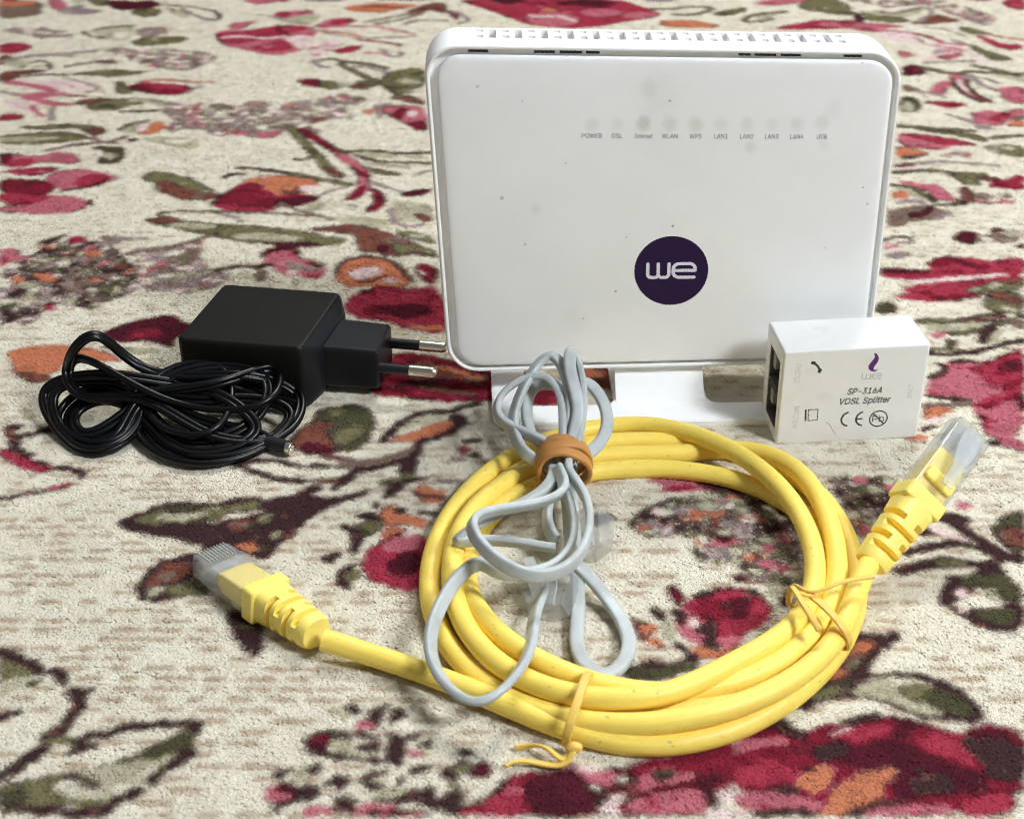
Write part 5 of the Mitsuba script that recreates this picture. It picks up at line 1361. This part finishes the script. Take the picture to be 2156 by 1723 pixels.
for nm, main, tails, lab in (('twist_tie', TIE_A, (TIE_A1, TIE_A2), 'thin yellow tie knotted round the front of the yellow coil, nearest the viewer'), ('twist_tie_001', TIE_B, (TIE_B1, TIE_B2), 'thin yellow tie looped round the right side of the yellow coil by the boot')):
    prof = superell(.00095, .0005, 3.0, 10)
    put(nm + '__band', sweep(spline(nums(main), .0008, .0003), prof * [1.25, 1.1]), 'yellow_tie', smooth=50)
    for t in tails:
        q = spline(nums(t), .0007, .0003); tw = np.linspace(0, 1.4, len(q))
        put(nm + '__tail', sweep(q, prof, twist=tw), 'yellow_tie', smooth=50)
    labels[nm] = {'label': lab, 'category': 'cable tie', 'group': 'ties round the yellow coil'}
k0 = nums(TIE_A1)[0]
kn = trimesh.creation.icosphere(2, .0019); kn.vertices = kn.vertices * [1.25, .8, .85] + k0 + [.0006, .0003, .0006]
put('twist_tie__knot', kn, 'yellow_tie', smooth=True)

# ------------------------------------------------------------------ the grey phone lead


def grey_fn(p, n, uv):
    f = mikit.fbm(p.x * 160, p.y * 160, p.z * 160, 3)
    return mikit.mix(mi.Color3f(*srgb(178, 184, 184)), mi.Color3f(*srgb(166, 170, 168)), mikit.smoothstep(.35, .75, f))


plastic('grey_pvc', None, rough=.4, spec=.4, tex=mikit.proc(grey_fn))
plastic('rubber_band', srgb(184, 128, 66), rough=.42, spec=.45)
labels['phone_cable'] = {'label': 'flat grey phone cable folded into loops and held by a rubber band', 'category': 'phone cable'}
FLAT = superell(.0021, .00125, 3.2, 22)
FLAT = np.array([(x, y * (1 - .24 * math.exp(-(x / .0005) ** 2))) for x, y in FLAT])
for i, (k, tw0, tw1, up) in enumerate(((GREY_A, .2, .9, (0, -1, .6)), (GREY_B, 0, 1.1, (0, 0, 1)), (GREY_C, .8, .2, (0, 0, 1)), (GREY_D, .5, 1.2, (0, 0, 1)), (GREY_E, .2, .4, (0, 0, 1)), (GREY_F, .4, .9, (0, 0, 1)), (GREY_G, .1, .6, (0, 0, 1)))):
    q = spline(nums(k), .0011, .0006); q[:, 2] = np.maximum(q[:, 2], .0022)
    tw = np.linspace(tw0, tw1, len(q)) + .5 * (n2(np.arange(len(q)) * .016, np.zeros(len(q)), 1.0, 40 + i) - .5)
    put('phone_cable__cord', sweep(q, FLAT, twist=tw), 'grey_pvc', smooth=50)
# rubber band: three turns round the bundle
b0, b1_ = nums(BAND); bd = (b1_ - b0) / np.linalg.norm(b1_ - b0); bs = np.cross(bd, [0, 0, 1]); bs /= np.linalg.norm(bs); bu = np.cross(bs, bd)
labels['rubber_loop'] = {'label': 'amber rubber band wound round the middle of the grey phone cable', 'category': 'rubber band'}
for t, r in ((-.0042, .97), (-.0004, 1.04), (.0036, .97)):
    c = b0 + bd * (.0022 + t)
    L = [c + bs * .0084 * r * math.cos(a) + bu * (.0075 * r * math.sin(a) - .0015) + bd * .0008 * math.sin(a * 2 + t * 900) for a in np.linspace(0, 2 * math.pi, 48)]
    put('rubber_loop__turn', sweep(np.array(L), superell(.0008, .0022, 3.5, 14), up=tuple(bd)), 'rubber_band', smooth=50)


def small_plug(o, d, roll):
    d = np.asarray(d, float); d /= np.linalg.norm(d); s = np.cross([0, 0, 1], d); s /= np.linalg.norm(s); u = np.cross(d, s)
    c, sn = math.cos(roll), math.sin(roll); f = frame_map(np.asarray(o, float), d, s * c + u * sn, u * c - s * sn)
    b = loft([np.column_stack([np.full(len(q), x), q]) for x, q in ((0, rrect(9.4, 6.4, .4, 3)), (8, rrect(9.4, 6.4, .4, 3)), (8.4, rrect(9.4, 5.4, .4, 3)), (13.4, rrect(9.2, 5.2, .4, 3)))])
    k = put('phone_cable__plug', b, 'clear_plastic', f, smooth=25)
    put(k + '__latch', loft([[(x, y, z + dz) for y, dz in ((-w, -.4), (w, -.4), (w, .4), (-w, .4))] for x, w, z in ((13, 2, 2.8), (8, 2.4, 4.2), (-1, 1.4, 6.0))]), 'clear_core', f, smooth=30)
    for j in range(0): put(k + '__contact', box(9, 13.2, (j - 1.5) * 1.1 - .2, (j - 1.5) * 1.1 + .2, -2.9, -1.6), 'gold', f, smooth=False)



small_plug((.0262, .3480, .0075), (-.05, -1, -.18), .9)
small_plug((.0150, .3215, .0062), (-.28, -1, -.15), .5)
small_plug((.0062, .3250, .0050), (.2, -1, -.05), .2)
